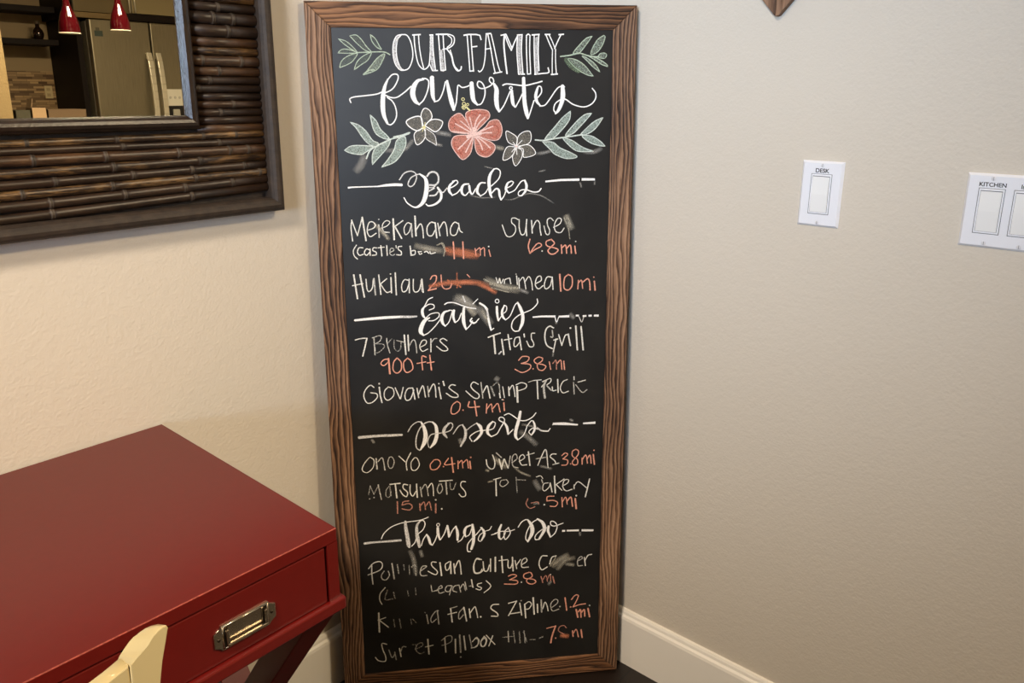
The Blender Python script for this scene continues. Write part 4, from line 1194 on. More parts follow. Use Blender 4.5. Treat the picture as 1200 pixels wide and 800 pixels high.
def catmull(p, n=5):
    out = []
    for i in range(len(p)-1):
        a, b, c, d = p[max(i-1, 0)], p[i], p[i+1], p[min(i+2, len(p)-1)]
        if i == 0: a = tuple(2*b[k]-c[k] for k in range(3))
        if i == len(p)-2: d = tuple(2*c[k]-b[k] for k in range(3))
        for s in range(n):
            t = s/n
            out.append(tuple(0.5*((2*b[k])+(-a[k]+c[k])*t+(2*a[k]-5*b[k]+4*c[k]-d[k])*t*t+(-a[k]+3*b[k]-3*c[k]+d[k])*t**3) for k in range(3)))
    out.append(p[-1]); return out
def ribbon(bm, uvl, pts, y, mi, closed=False, cap=True):
    n = len(pts); L = []; R = []
    tot = 0; ds = [0]
    for a, b in zip(pts, pts[1:]): tot += math.hypot(b[0]-a[0], b[1]-a[1]); ds.append(tot)
    tot = max(tot, 1e-6)
    for i, (x, z, wd) in enumerate(pts):
        if closed: a, b = pts[(i-1) % (n-1)], pts[(i+1) % (n-1)] if i < n-1 else pts[1]
        else: a, b = pts[max(i-1, 0)], pts[min(i+1, n-1)]
        dx, dz = b[0]-a[0], b[1]-a[1]; l = math.hypot(dx, dz) or 1
        nx, nz = -dz/l, dx/l; h = max(wd, 0.0004)/2
        L.append(bm.verts.new((x+nx*h, y, z+nz*h))); R.append(bm.verts.new((x-nx*h, y, z-nz*h)))
    for i in range(n-1):
        try: f = bm.faces.new((L[i], L[i+1], R[i+1], R[i]))
        except ValueError: continue
        f.material_index = mi
        for lp, uv in zip(f.loops, ((0, ds[i]/tot), (0, ds[i+1]/tot), (1, ds[i+1]/tot), (1, ds[i]/tot))): lp[uvl].uv = uv
    if cap and not closed:
        for i, sg in ((0, -1), (n-1, 1)):
            a, b = pts[max(i-1, 0)], pts[min(i+1, n-1)]
            dx, dz = b[0]-a[0], b[1]-a[1]; l = math.hypot(dx, dz) or 1; dx, dz = dx/l*sg, dz/l*sg
            h = max(pts[i][2], 0.0004)/2; cx, cz = pts[i][0], pts[i][1]
            arc = [bm.verts.new((cx+h*(math.cos(t)*-dz+math.sin(t)*dx), y, cz+h*(math.cos(t)*dx+math.sin(t)*dz))) for t in [PI*k/6 for k in range(7)]]
            cv = bm.verts.new((cx, y, cz))
            for p, q in zip(arc, arc[1:]):
                f = bm.faces.new((cv, p, q)); f.material_index = mi
                for lp, uv in zip(f.loops, ((0.5, 0.0), (0.08, 0.0), (0.08, 0.0))): lp[uvl].uv = uv
def build_chalk():
    groups = []
    for ln in CHALK.strip().split('\n'):
        if ln[0] == '@': groups.append((ln[1:], []))
        else: groups[-1][1].append(ln)
    for title, lines in groups:
        bm = bmesh.new(); uvl = bm.loops.layers.uv.new('UVMap'); mats = []; lift = 0.00015
        def mi(m):
            if m not in mats: mats.append(m)
            return mats.index(m)
        for ln in sorted(lines, key=lambda s: {'Z': 0, 'L': 1}.get(s[0], 2)):
            tk = ln.split(); kind = tk[0]; ms = [t for t in tk[1:3] if t.isalpha()]
            nums = [float(t) for t in tk[1+len(ms):]]
            pts = [(nums[i]/1e4, nums[i+1]/1e4, nums[i+2]/1e5) for i in range(0, len(nums), 3)]
            lift += 0.000012
            if kind == 'L':
                loop = catmull(pts+[pts[0]], 5)[:-1]
                vs = [bm.verts.new((p[0], YS-lift, p[1])) for p in loop]
                f = bm.faces.new(vs); f.material_index = mi(FILL[ms[1]])
                for lp in f.loops: lp[uvl].uv = (0.5, 0.5)
                lift += 0.000012
                ribbon(bm, uvl, loop+[loop[0]], YS-lift, mi(CM[ms[0]]), True)
            elif kind == 'Z': ribbon(bm, uvl, catmull(pts, 6), YS-lift, mi(SOFT[ms[0]]), False, False)
            elif kind == 'P': ribbon(bm, uvl, pts, YS-lift, mi(CM[ms[0]]), False, False)
            else: ribbon(bm, uvl, catmull(pts, 5), YS-lift, mi(CM[ms[0]]), math.hypot(pts[0][0]-pts[-1][0], pts[0][1]-pts[-1][1]) < 1e-5 and len(pts) == 9)
        k = title.split()[0]
        nm = {'title': 'chalk_title', 'heading': 'chalk_heading', 'listing': 'chalk_writing', 'distance': 'chalk_distance', 'leaf': 'chalk_leaves', 'small': 'chalk_flower', 'hibiscus': 'chalk_hibiscus'}[k]
        o = obj(nm, bm, mats, board)
        lab = {'title': 'white chalk title reading '+' '.join(title.split()[1:]), 'heading': 'white brush lettered chalk heading '+' '.join(title.split()[1:]),
               'listing': 'thin cream chalk writing, '+' '.join(title.split()[1:]), 'distance': 'coral chalk '+title,
               'leaf': 'pale green chalk '+title, 'small': 'white outlined chalk flower, '+title[6:], 'hibiscus': 'salmon pink chalk hibiscus with yellow stamen'}[k]
        o['label'] = lab
build_chalk()

# ------------------------------------------------------------------ bamboo-framed mirror on the left wall
MX0, MX1, MZ0, MZ1 = -1.56, -0.560, 1.088, 1.838
mir = empty('wall_mirror', ((MX0+MX1)/2, YL, MZ0), 'wall mirror framed in dark brown bamboo sticks hanging on the left wall', 'mirror')
def mobj(name, bm, mats, par=None, smooth=False):
    o = obj(name, bm, mats, None, smooth)
    o.parent = par or mir
    o.matrix_parent_inverse = Matrix.Translation(-mir.location)
    return o
def dark_wood(name, base, hi, rough=0.38, sc=(1, 1, 1)):
    t = NT(name); v = t.coord(sc)
    a = t.noise(v, 60, 5, 0.65)
    t.l(t.ramp(a, [(0.35, base), (0.75, hi)]), t.b.inputs['Base Color'])
    t.b.inputs['Roughness'].default_value = rough
    t.bump(t.noise(v, 220, 3), 0.35, 0.0012)
    return t.m
MOLD = dark_wood('dark_bamboo_moulding', lin(38, 29, 22), lin(62, 49, 38), 0.62)
MOLDI = dark_wood('dark_lacquered_moulding', lin(32, 23, 17), lin(52, 39, 29), 0.33)
def mottled(name, base, hi, lo, up):
    t = NT(name); a = t.noise(t.coord((0.10, 1, 1)), 420, 4, 0.7); g = t.noise(t.coord((0.5, 1, 1)), 28, 2, 0.5)
    m = t.math('ADD', t.math('MULTIPLY', a, 0.75), t.math('MULTIPLY', g, 0.5))
    t.l(t.ramp(m, [(lo, base), (up, hi)]), t.b.inputs['Base Color']); t.b.inputs['Roughness'].default_value = 0.38
    t.bump(a, 0.3, 0.0008); return t.m
BAM = [mottled('bamboo_espresso', lin(28, 19, 13), lin(58, 41, 28), 0.50, 0.80), mottled('bamboo_umber', lin(36, 24, 16), lin(86, 60, 38), 0.50, 0.80),
       mottled('bamboo_streaked_gold', lin(38, 25, 16), lin(138, 104, 62), 0.60, 0.86), dark_wood('bamboo_node', lin(50, 42, 34), lin(84, 72, 60), 0.5)]
arc = lambda w_, h_, b_=0.0, n=9: [(0, 0)]+[(w_*(0.5-0.5*math.cos(PI*k/(n-1))), b_+h_*math.sin(PI*k/(n-1))) for k in range(n)]+[(w_, 0)]
bm = bmesh.new(); ring_sweep(bm, MX0, MX1, MZ0, MZ1, arc(0.0260, 0.016, 0.022), YL); mobj('outer_moulding', bm, MOLD)
IXm0, IXm1, IZm0, IZm1 = MX0+0.1455, MX1-0.1455, 1.2375, MZ1-0.1495
bm = bmesh.new(); ring_sweep(bm, IXm0, IXm1, IZm0, IZm1, arc(0.0245, 0.020, 0.014), YL); mobj('inner_moulding', bm, MOLDI)
bm = bmesh.new(); box(bm, (MX0+0.004, YL-0.001, MZ0+0.004), (MX1-0.004, YL-0.008, MZ1-0.004)); mobj('backing', bm, MOLD)
bm = bmesh.new(); box(bm, (IXm0+0.02, YL-0.008, IZm0+0.016), (IXm1-0.02, YL-0.0205, IZm1-0.016))
gl = NT('mirror_glass'); gl.b.inputs['Metallic'].default_value = 1; gl.b.inputs['Roughness'].default_value = 0.0; gl.b.inputs['Base Color'].default_value = (0.86, 0.87, 0.84, 1)
mobj('mirror_glass', bm, gl.m)
def bamboo(bm, x0, x1, z, r, mi, nodes, dz=0.0):
    prof = []
    xs = [(x0, r)]
    for q in sorted(nodes):
        xs += [(q-0.006, r*0.97), (q-0.0022, r*1.02), (q-0.0012, r*1.12), (q+0.0004, r*1.12), (q+0.0012, r*0.96), (q+0.0022, r*1.13), (q+0.0034, r*1.04), (q+0.008, r*0.98)]
    xs.append((x1, r))
    n = 14; rings = []
    for x, rr in xs:
        zc = z+dz*(max(x, -1.06)+0.98)
        rings.append([bm.verts.new((x, YL-0.0135-0.62*rr*1.2*math.cos(2*PI*k/n)*1.3, zc+rr*math.sin(2*PI*k/n))) for k in range(n)])
    for i, (A, B) in enumerate(zip(rings, rings[1:])):
        isn = (i % 8) in (2, 3, 4, 5, 6) if nodes else False
        for k in range(n):
            f = bm.faces.new((A[k], A[(k+1) % n], B[(k+1) % n], B[k])); f.smooth = True
            f.material_index = 3 if (isn and i > 0 and i < len(rings)-2) else mi
    bm.faces.new(rings[0]); bm.faces.new(rings[-1])
# right column: short sticks, boundaries measured up the frame
rb = [1.2313, 1.2450, 1.2581, 1.2711, 1.2841, 1.2965, 1.3100, 1.3238, 1.3392, 1.3570, 1.3707, 1.3859, 1.4060, 1.4260]
rm = [1, 0, 0, 1, 0, 0, 0, 1, 1, 2, 1, 0, 0]
rn = [[], [], [-0.665], [-0.64], [], [-0.70], [-0.68], [-0.662], [-0.69, -0.62], [], [], [-0.64], [-0.665, -0.63]]
bm = bmesh.new()
for i in range(13): bamboo(bm, IXm1-0.004, MX1-0.0215, (rb[i]+rb[i+1])/2, (rb[i+1]-rb[i])/2*0.99, rm[i], rn[i])
z = rb[-1]
while z < MZ1-0.150:
    h = random.uniform(0.013, 0.019); bamboo(bm, IXm1-0.004, MX1-0.0215, z+h/2, h/2, random.choice((0, 0, 1, 1, 2)), [random.uniform(-0.69, -0.6)]); z += h
mobj('bamboo_panel', bm, BAM)
# bottom band: eight long sticks, slightly out of level; boundaries at x = -0.98 and x = -0.65
el = [1.2318, 1.2202, 1.2106, 1.1924, 1.1752, 1.1617, 1.1462, 1.1292, 1.1128]
er = [1.2333, 1.2211, 1.2079, 1.1930, 1.1801, 1.1657, 1.1527, 1.1387, 1.1235]
bmi = [2, 0, 1, 2, 0, 2, 0, 0]
bn = [[-0.965, -0.84, -0.70, -0.64], [-0.832, -0.672], [-0.96, -0.86, -0.745, -0.655, -0.62], [-0.85, -0.71], [-0.935, -0.822, -0.725, -0.63], [-0.98, -0.855, -0.72, -0.60], [-0.945, -0.838, -0.74, -0.655], [-0.945, -0.73]]
bm = bmesh.new()
for i in range(8):
    extra = [MX0+0.06+0.11*k+random.uniform(-0.02, 0.02) for k in range(4)]
    zl, zr = (el[i]+el[i+1])/2, (er[i]+er[i+1])/2
    bamboo(bm, MX0+0.0215, MX1-0.0215, zl, ((el[i]-el[i+1])+(er[i]-er[i+1]))/4*1.02, bmi[i], extra+bn[i], (zr-zl)/0.33)
mobj('bamboo_panel', bm, BAM)
bm = bmesh.new(); z = 1.2345
while z < MZ1-0.150:
    h = random.uniform(0.013, 0.019); bamboo(bm, MX0+0.0215, IXm0+0.004, z+h/2, h/2, random.choice((0, 0, 1, 1, 2)), [random.uniform(MX0+0.04, MX0+0.12)]); z += h
mobj('bamboo_panel', bm, BAM)
bm = bmesh.new(); z = IZm1+0.002
while z < MZ1-0.034:
    h = 0.0142; bamboo(bm, MX0+0.0215, MX1-0.0215, z+h/2, h/2, random.choice((0, 1, 2)), [MX0+0.1+0.13*k+random.uniform(-0.03, 0.03) for k in range(7)]); z += h
mobj('bamboo_panel', bm, BAM)

# ------------------------------------------------------------------ red campaign desk against the left wall
RED = plain('red_lacquer', lin(90, 13, 10), 0.33, bump=(90, 0.05, 0.0006), var=0.05)
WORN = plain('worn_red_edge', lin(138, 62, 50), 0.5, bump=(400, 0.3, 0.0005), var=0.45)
DX1, DX0, DY0, DY1, DZ = -0.8170, -1.905, -0.4920, 0.0035, 0.7417
desk = empty('campaign_desk', ((DX0+DX1)/2, (DY0+DY1)/2, 0), 'glossy red desk with a recessed metal pull and crossed legs against the left wall', 'desk')
def part_of(parent, origin):
    def f(name, bm, mats, par=None, smooth=False):
        o = obj(name, bm, mats, None, smooth); o.parent = par or parent
        if not par: o.matrix_parent_inverse = Matrix.Translation(-Vector(origin))
        return o
    return f
dp = part_of(desk, desk.location)
bm = bmesh.new()
FY = DY0
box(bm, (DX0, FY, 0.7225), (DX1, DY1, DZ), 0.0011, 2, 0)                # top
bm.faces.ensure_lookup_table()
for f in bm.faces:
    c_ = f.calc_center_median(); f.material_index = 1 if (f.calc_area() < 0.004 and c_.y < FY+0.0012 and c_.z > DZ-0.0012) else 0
box(bm, (DX1-0.0165, FY, 0.636), (DX1, DY1, 0.7225)); box(bm, (DX0, FY, 0.636), (DX0+0.0165, DY1, 0.7225))
box(bm, (DX0, DY1-0.012, 0.636), (DX1, DY1, 0.7225))
for x in (-1.0855, -1.6365): box(bm, (x-0.008, FY+0.0, 0.636), (x+0.008, DY1, 0.7225))
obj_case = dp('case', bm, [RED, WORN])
bm = bmesh.new(); box(bm, (DX0-0.006, FY-0.006, 0.6195), (DX1+0.006, DY1, 0.6372), 0.0025); dp('base_moulding', bm, RED)
STEEL = plain('aged_nickel', lin(176, 166, 150), 0.25, 1.0, bump=(40, 0.1, 0.0008), var=0.12)
DARKM = plain('dark_nickel', lin(60, 50, 40), 0.35, 0.8)
def drawer(x0, x1, pull):
    bm = bmesh.new(); box(bm, (x0+0.003, FY+0.0012, 0.6385), (x1-0.003, FY+0.018, 0.7200), 0.0012)
    box(bm, (x0+0.004, FY+0.017, 0.640), (x1-0.004, DY1-0.02, 0.700), 0)
    d = dp('drawer', bm, [RED])
    if not pull: return
    cx, cz, yf = (x0+x1)/2, 0.6717, FY+0.0012
    if pull != 1: cx = pull
    wv, hv = 0.0405, 0.0150
    # plate with notched corners
    pts = []
    W2, H2, nx = 0.0410, 0.0165, 0.0095
    e = 0.0095
    pts = [(-W2, -e), (-W2+0.004, -e-0.0008), (-W2+0.0075, -e-0.003), (-W2+nx, -H2), (W2-nx, -H2), (W2-0.0075, -e-0.003), (W2-0.004, -e-0.0008), (W2, -e),
           (W2, e), (W2-0.004, e+0.0008), (W2-0.0075, e+0.003), (W2-nx, H2), (-W2+nx, H2), (-W2+0.0075, e+0.003), (-W2+0.004, e+0.0008), (-W2, e)]
    bm = bmesh.new(); prism(bm, [(cx+a, cz+b) for a, b in pts], yf-0.0022, yf, 'y', 0, 0.0005)
    pl = dp('pull_plate', bm, STEEL, d)
    bm = bmesh.new()
    # raised rim of the dished centre, drawn as a thin frame
    a, b = 0.0298, 0.0148
    for p, q in (((-a, -b), (a, -b)), ((a, -b), (a, b)), ((a, b), (-a, b)), ((-a, b), (-a, -b))):
        tube(bm, [(cx+p[0], yf-0.0022, cz+p[1]), (cx+q[0], yf-0.0022, cz+q[1])], 0.0011, 8)
    dp('pull_rim', bm, STEEL, d)
    bm = bmesh.new(); prism(bm, [(cx-a+0.001, cz+b-0.001), (cx-a+0.001, cz-b+0.001), (cx+a-0.001, cz-b+0.001), (cx+a-0.001, cz+b-0.001), (cx+a-0.0062, cz+b-0.001), (cx+a-0.0062, cz-b+0.006), (cx-a+0.0062, cz-b+0.006), (cx-a+0.0062, cz+b-0.001)], yf-0.0026, yf-0.0021, 'y')
    dp('pull_recess', bm, DARKM, d)
    bm = bmesh.new()
    a2 = 0.0255
    bar(bm, (cx-a2, yf-0.0055, cz+0.0105), (cx-a2, yf-0.0060, cz-0.0085), 0.0038, 0.0030, (0,1,0), 0.0006)
    bar(bm, (cx+a2, yf-0.0055, cz+0.0105), (cx+a2, yf-0.0060, cz-0.0085), 0.0038, 0.0030, (0,1,0), 0.0006)
    bar(bm, (cx-a2-0.0019, yf-0.0062, cz-0.0093), (cx+a2+0.0019, yf-0.0062, cz-0.0093), 0.0042, 0.0036, (0,0,1), 0.0012)
    dp('pull_bail', bm, STEEL, d)
    for s in (-1, 1):
        bm = bmesh.new(); lathe(bm, [(0.0022, 0), (0.0020, -0.0007), (0.0010, -0.0011)], 12, 'y', (cx+s*0.0353, yf-0.0022, cz)); dp('pull_screw', bm, DARKM, d)
drawer(-1.0775, DX1-0.0165, 1); drawer(-1.6285, -1.0935, -1.4); drawer(DX0+0.0165, -1.6445, 1)
def xleg(x0, x1):
    xm = (x0+x1)/2
    for a, b in (((xm, -0.466, 0.6195), (xm, -0.030, 0.0)), ((xm, -0.030, 0.6195), (xm, -0.466, 0.0))):
        bm = bmesh.new()
        p, q = Vector(a), Vector(b); d = (q-p).normalized()
        # sheared bar with horizontal ends
        hw = 0.0245
        k = hw
        y0, y1 = p.y, q.y
        prism(bm, [(y0-k, p.z), (y0+k, p.z), (y1+k, q.z), (y1-k, q.z)], x0, x1, 'x', 0, 0.0015)
        dp('crossed_leg', bm, RED)
xleg(-0.868, -0.820); xleg(-1.900, -1.852)
bm = bmesh.new(); box(bm, (-1.852, -0.266, 0.290), (-0.868, -0.228, 0.330), 0.002); dp('stretcher', bm, RED)

# ------------------------------------------------------------------ cream chair tucked towards the desk
CREAM = plain('cream_enamel', lin(186, 168, 122), 0.28, coat=0.4, bump=(50, 0.04, 0.0006))
CX0, CX1, CY = -1.575, -1.1310, -0.700     # back posts, plane of the back nearest the camera
chair = empty('side_chair', ((CX0+CX1)/2, -0.52, 0), 'cream painted wooden chair with pointed crest ears in front of the red desk', 'chair')
cp = part_of(chair, chair.location)
th = 0.020
def mirrorx(pts): return [(CX0+CX1-a, b) for a, b in pts]
def loft(bm, near, far, y0, y1, bev=0.0):
    v0 = [bm.verts.new((a, y0, c)) for a, c in near]; v1 = [bm.verts.new((a, y1, c)) for a, c in far]
    bm.faces.new(v0); bm.faces.new(v1[::-1]); n = len(near)
    sides = [bm.faces.new((v0[k], v1[k], v1[(k+1) % n], v0[(k+1) % n])) for k in range(n)]
    for f in sides: f.smooth = True
    es = [e for e in bm.edges if (e.verts[0] in v0) == (e.verts[1] in v0)]
    if bev: bmesh.ops.bevel(bm, geom=es, offset=bev, segments=2, profile=0.5, affect='EDGES')
ear = [(-1.1430, 0.815), (-1.1400, 0.8360), (-1.1370, 0.8510), (-1.1325, 0.8670), (-1.1290, 0.8780), (-1.1302, 0.8808), (-1.1330, 0.8817), (-1.1365, 0.8806), (-1.1407, 0.8772), (-1.1438, 0.8740), (-1.1464, 0.8710), (-1.1500, 0.8674), (-1.1540, 0.8648), (-1.1610, 0.8626), (-1.1630, 0.815)]
earf = [(-1.1430, 0.815), (-1.1392, 0.8340), (-1.1350, 0.8480), (-1.1300, 0.8600), (-1.1272, 0.8690), (-1.1290, 0.8712), (-1.1350, 0.8730), (-1.1400, 0.8733), (-1.1445, 0.8725), (-1.1490, 0.8705), (-1.1530, 0.8680), (-1.1570, 0.8645), (-1.1610, 0.8606), (-1.1635, 0.8580), (-1.1640, 0.815)]
leg_l = [(-1.1630, 0.816), (-1.1640, 0.45), (-1.1680, 0.0), (-1.1430, 0.0), (-1.1430, 0.45), (-1.1430, 0.816)]
for mirr in (False, True):
    f = mirrorx if mirr else (lambda p: p)
    bm = bmesh.new(); loft(bm, f(ear), f(earf), CY, CY+th, 0.0012); prism(bm, f(leg_l), CY+0.0003, CY+th-0.0003, 'y', 0, 0.0015)
    cp('back_post', bm, CREAM)
n = 18
xa, xb = -1.1620, CX0+CX1+1.1620
dip = lambda k: 0.030*math.sin(PI*k/n)**0.8
topn = [(xa+(xb-xa)*k/n, 0.8620-dip(k)) for k in range(n+1)]; topf = [(x, z-0.0030) for x, z in topn]
botn = [(x, 0.7850-0.4*(0.8620-z)) for x, z in reversed(topn)]
bm = bmesh.new(); loft(bm, topn+botn, topf+botn, CY+0.0010, CY+th-0.0005, 0.0015); cp('crest_rail', bm, CREAM)
bm = bmesh.new(); box(bm, (xb, CY+0.004, 0.53), (xa, CY+th-0.004, 0.57), 0.003); cp('lower_rail', bm, CREAM)
for k in range(5):
    x = xb+(xa-xb)*(k+1)/6
    bm = bmesh.new(); box(bm, (x-0.012, CY+0.004, 0.565), (x+0.012, CY+th-0.004, 0.80), 0.002); cp('back_slat', bm, CREAM)
bm = bmesh.new(); box(bm, (CX0+0.004, CY+0.02, 0.435), (CX1-0.004, CY+0.44, 0.460), 0.008, 3); cp('seat', bm, CREAM)
bm = bmesh.new(); box(bm, (CX0+0.02, CY+0.024, 0.375), (CX1-0.02, CY+0.40, 0.437), 0.003); cp('seat_apron', bm, CREAM)
for x in (CX0+0.035, CX1-0.035):
    bm = bmesh.new(); lathe(bm, [(0.012, 0), (0.014, 0.1), (0.020, 0.33), (0.020, 0.40)], 16, 'z', (x, CY+0.385, 0)); cp('front_leg', bm, CREAM)
for x in (CX0+0.03, CX1-0.03):
    bm = bmesh.new(); bar(bm, (x, CY+0.02, 0.19), (x, CY+0.385, 0.17), 0.018, 0.018, (0,0,1), 0.003); cp('stretcher', bm, CREAM)

# ------------------------------------------------------------------ switches on the right wall
PLATE = plain('white_switch_plate', lin(238, 240, 246), 0.32)
ROCK = plain('white_rocker', lin(240, 241, 240), 0.30)
GAP = plain('switch_gap', lin(104, 106, 112), 0.6)
INK = plain('black_print', lin(36, 36, 40), 0.6)
SCREW = plain('white_screw', lin(226, 226, 230), 0.4)
SLOT = plain('screw_slot_grey', lin(150, 150, 154), 0.6)
def text_mesh(name, s, size, mat, parent, loc):
    cu = bpy.data.curves.new('tmp_text', 'FONT'); cu.body = s; cu.size = size; cu.align_x = 'CENTER'; cu.align_y = 'CENTER'; cu.extrude = 0.00008; cu.offset = size*0.022
    to = bpy.data.objects.new('tmp_text', cu); COL.objects.link(to)
    bpy.context.view_layer.update()
    me = bpy.data.meshes.new_from_object(to.evaluated_get(bpy.context.evaluated_depsgraph_get()))
    bpy.data.objects.remove(to); me.name = name
    # text x -> world -y, text y -> world z, normal -> -x
    me.transform(Matrix(((0, 0, -1, 0), (-1, 0, 0, 0), (0, 1, 0, 0), (0, 0, 0, 1))))
    me.materials.clear(); me.materials.append(mat)
    o = bpy.data.objects.new(name, me); COL.objects.link(o); o.parent = parent; o.location = loc
    return o
def switch(name, ycen, zcen, gangs, words, label):
    """local frame of the Empty: on the wall plane x = 0, y along the wall, plate centre"""
    root = empty(name, (0, ycen, zcen), label, 'light switch')
    W2 = 0.0351+0.023*(gangs-1); H2 = 0.0560
    bm = bmesh.new()
    b = 0.0034
    o0 = [(-W2, -H2), (W2, -H2), (W2, H2), (-W2, H2)]
    i0 = [(-W2+b, -H2+b), (W2-b, -H2+b), (W2-b, H2-b), (-W2+b, H2-b)]
    lv = [[bm.verts.new((x, p, q)) for p, q in pp] for x, pp in ((0, o0), (-0.0018, o0), (-0.0058, i0))]
    for A, B in zip(lv, lv[1:]):
        for k in range(4): bm.faces.new((A[k], A[(k+1) % 4], B[(k+1) % 4], B[k]))
    bm.faces.new(lv[2]); bm.faces.new(lv[0])
    obj('switch_plate', bm, PLATE, root)
    for g in range(gangs):
        y = ((gangs-1)/2-g)*0.046          # gang 0 is nearest the corner
        bm = bmesh.new(); box(bm, (-0.0050, y-0.0176, -0.0345), (-0.0062, y+0.0176, 0.0345), 0.0)
        obj('switch_opening', bm, GAP, root)
        bm = bmesh.new(); box(bm, (-0.0050, y-0.0168, -0.0337), (-0.0070, y+0.0168, 0.0337), 0.0008)
        fr = obj('switch_frame', bm, PLATE, root)
        bm = bmesh.new(); box(bm, (-0.0062, y-0.0146, -0.0310), (-0.00712, y+0.0146, 0.0310)); obj('rocker_gap', bm, GAP, root)
        bm = bmesh.new()
        prof = [(-0.0064, -0.0306), (-0.0078, -0.0306), (-0.0092, -0.001), (-0.0092, 0.001), (-0.0080, 0.0298), (-0.0064, 0.0298)]
        v0 = [bm.verts.new((a, y-0.0140, q)) for a, q in prof]; v1 = [bm.verts.new((a, y+0.0140, q)) for a, q in prof]
        bm.faces.new(v0); bm.faces.new(v1[::-1])
        for k in range(6): bm.faces.new((v0[k], v1[k], v1[(k+1) % 6], v0[(k+1) % 6]))
        obj('rocker', bm, ROCK, root)
        for s in (-1, 1):
            bm = bmesh.new(); lathe(bm, [(0.0031, 0.0), (0.0031, -0.0006), (0.0020, -0.0010), (0.0006, -0.0011)], 16, 'x', (-0.0056, y, s*0.0490))
            sc = obj('screw', bm, SCREW, root)
            bm = bmesh.new(); box(bm, (-0.0066, y-0.0004, s*0.0490-0.0027), (-0.00685, y+0.0004, s*0.0490+0.0027)); obj('screw_slot', bm, SLOT, sc)
        if words[g]:
            o = text_mesh('printed_word', words[g], 0.0086 if gangs > 1 else 0.0098, INK, root, (-0.0059, y, 0.0396))
            o['label'] = 'black printed word '+words[g]
    return root
switch('wall_switch', -0.7920, 1.1350, 1, ['DESK'], 'white single rocker switch plate printed DESK on the grey right wall')
switch('wall_switch', -1.0105-0.0351-0.023*2, 1.1316, 3, ['KITCHEN', 'Island', ''], 'white wide switch plate printed KITCHEN, cut by the right picture edge')

# ------------------------------------------------------------------ wooden heart hanging above the switch
bm = bmesh.new()
hp = [(0.0, -17.0), (0.9, -16.6)]
for k in range(33):
    t = PI*(0.62-1.24*k/32)+PI/2*0
    x = 16*math.sin(abs(t))**3*(1 if t > 0 else -1); y = 13*math.cos(t)-5*math.cos(2*t)-2*math.cos(3*t)-math.cos(4*t)
    hp.append((x, y))
hp.append((-0.9, -16.6))
ymin = min(q[1] for q in hp); s = 0.0042
prism(bm, [(-0.6905+a*s, 1.4285+(b-ymin)*s) for a, b in hp], -0.016, -0.002, 'x', 0, 0.001)
o = obj('wooden_heart', bm, HEARTW)
T(o, 'brown wooden heart with a pointed tip hanging high on the right wall', 'wall decoration')
# ------------------------------------------------------------------ kitchen across the room (seen in the mirror)
ESP = plain('espresso_cabinet', lin(24, 15, 10), 0.6, 0.0, 0.2, bump=(40, 0.05, 0.0006), var=0.15)
OLIVE = plain('taupe_cabinet_door', lin(108, 94, 64), 0.35)
OLIVE2 = plain('pale_cabinet_door', lin(150, 136, 100), 0.3)
def steel_mat():
    t = NT('brushed_stainless'); v = t.coord((1, 1, 0.03))
    nz = t.noise(v, 260, 3)
    t.l(t.ramp(nz, [(0.3, lin(142, 134, 112)), (0.7, lin(158, 150, 128))]), t.b.inputs['Base Color'])
    t.b.inputs['Metallic'].default_value = 0.85; t.b.inputs['Roughness'].default_value = 0.36
    return t.m
SS = steel_mat()
HAND = plain('polished_handle', lin(226, 218, 196), 0.32, 0.4)
BLK = plain('black_plastic', lin(22, 21, 20), 0.5)
WHT = plain('white_plastic', lin(236, 232, 216), 0.4)
fx0, fx1, fs, fy, ftop = 0.950, 1.790, 1.362, -4.60, 1.767
fr = empty('refrigerator', ((fx0+fx1)/2, -4.92, 0), 'stainless steel double door refrigerator reflected in the mirror', 'refrigerator')
fp = part_of(fr, fr.location)
bm = bmesh.new(); box(bm, (fx0+0.003, -5.23, 0.03), (fx1-0.003, fy-0.075, ftop-0.01), 0.004); box(bm, (fx0+0.03, -5.2, 0.0), (fx1-0.03, fy-0.10, 0.05)); fp('cabinet', bm, plain('fridge_side', lin(120, 112, 94), 0.45, 0.3))
bm = bmesh.new(); box(bm, (fx0+0.012, fy-0.080, 0.72), (fx1-0.012, fy-0.058, ftop-0.015)); fp('gasket', bm, BLK)
def fdoor(a, b, z0, z1): 
    bm = bmesh.new(); box(bm, (a, fy-0.06, z0), (b, fy, z1), 0.008, 3); return fp('door', bm, SS)
d1 = fdoor(fx0, fs-0.004, 0.72, ftop); d2 = fdoor(fs+0.004, fx1, 0.72, ftop); d3 = fdoor(fx0, fx1, 0.06, 0.71)
d3.name = 'freezer_drawer'
for x, d in ((fs-0.032, d1), (fs+0.036, d2)):
    bm = bmesh.new(); pts = []
    for k in range(15):
        u = k/14; pts.append((x, fy+0.014+0.042*math.sin(PI*u)**0.6, 0.80+0.758*u))
    for p, q in zip(pts, pts[1:]): bar(bm, p, q, 0.036, 0.020, (0, 1, 0.01), 0.003)
    box(bm, (x-0.014, fy-0.001, 0.80), (x+0.014, fy+0.02, 0.84)); box(bm, (x-0.014, fy-0.001, 1.52), (x+0.014, fy+0.02, 1.558))
    fp('handle', bm, HAND, d)
bm = bmesh.new(); pts = [(fx0+0.06+(fx1-fx0-0.12)*k/10, fy+0.014+0.04*math.sin(PI*k/10)**0.6, 0.655) for k in range(11)]
for p, q in zip(pts, pts[1:]): bar(bm, p, q, 0.018, 0.030, (0, 0, 1), 0.003)
fp('handle', bm, HAND, d3)
bm = bmesh.new(); box(bm, (1.420, fy-0.001, 0.90), (1.572, fy+0.003, 1.305), 0.002); disp = fp('dispenser', bm, WHT, d2)
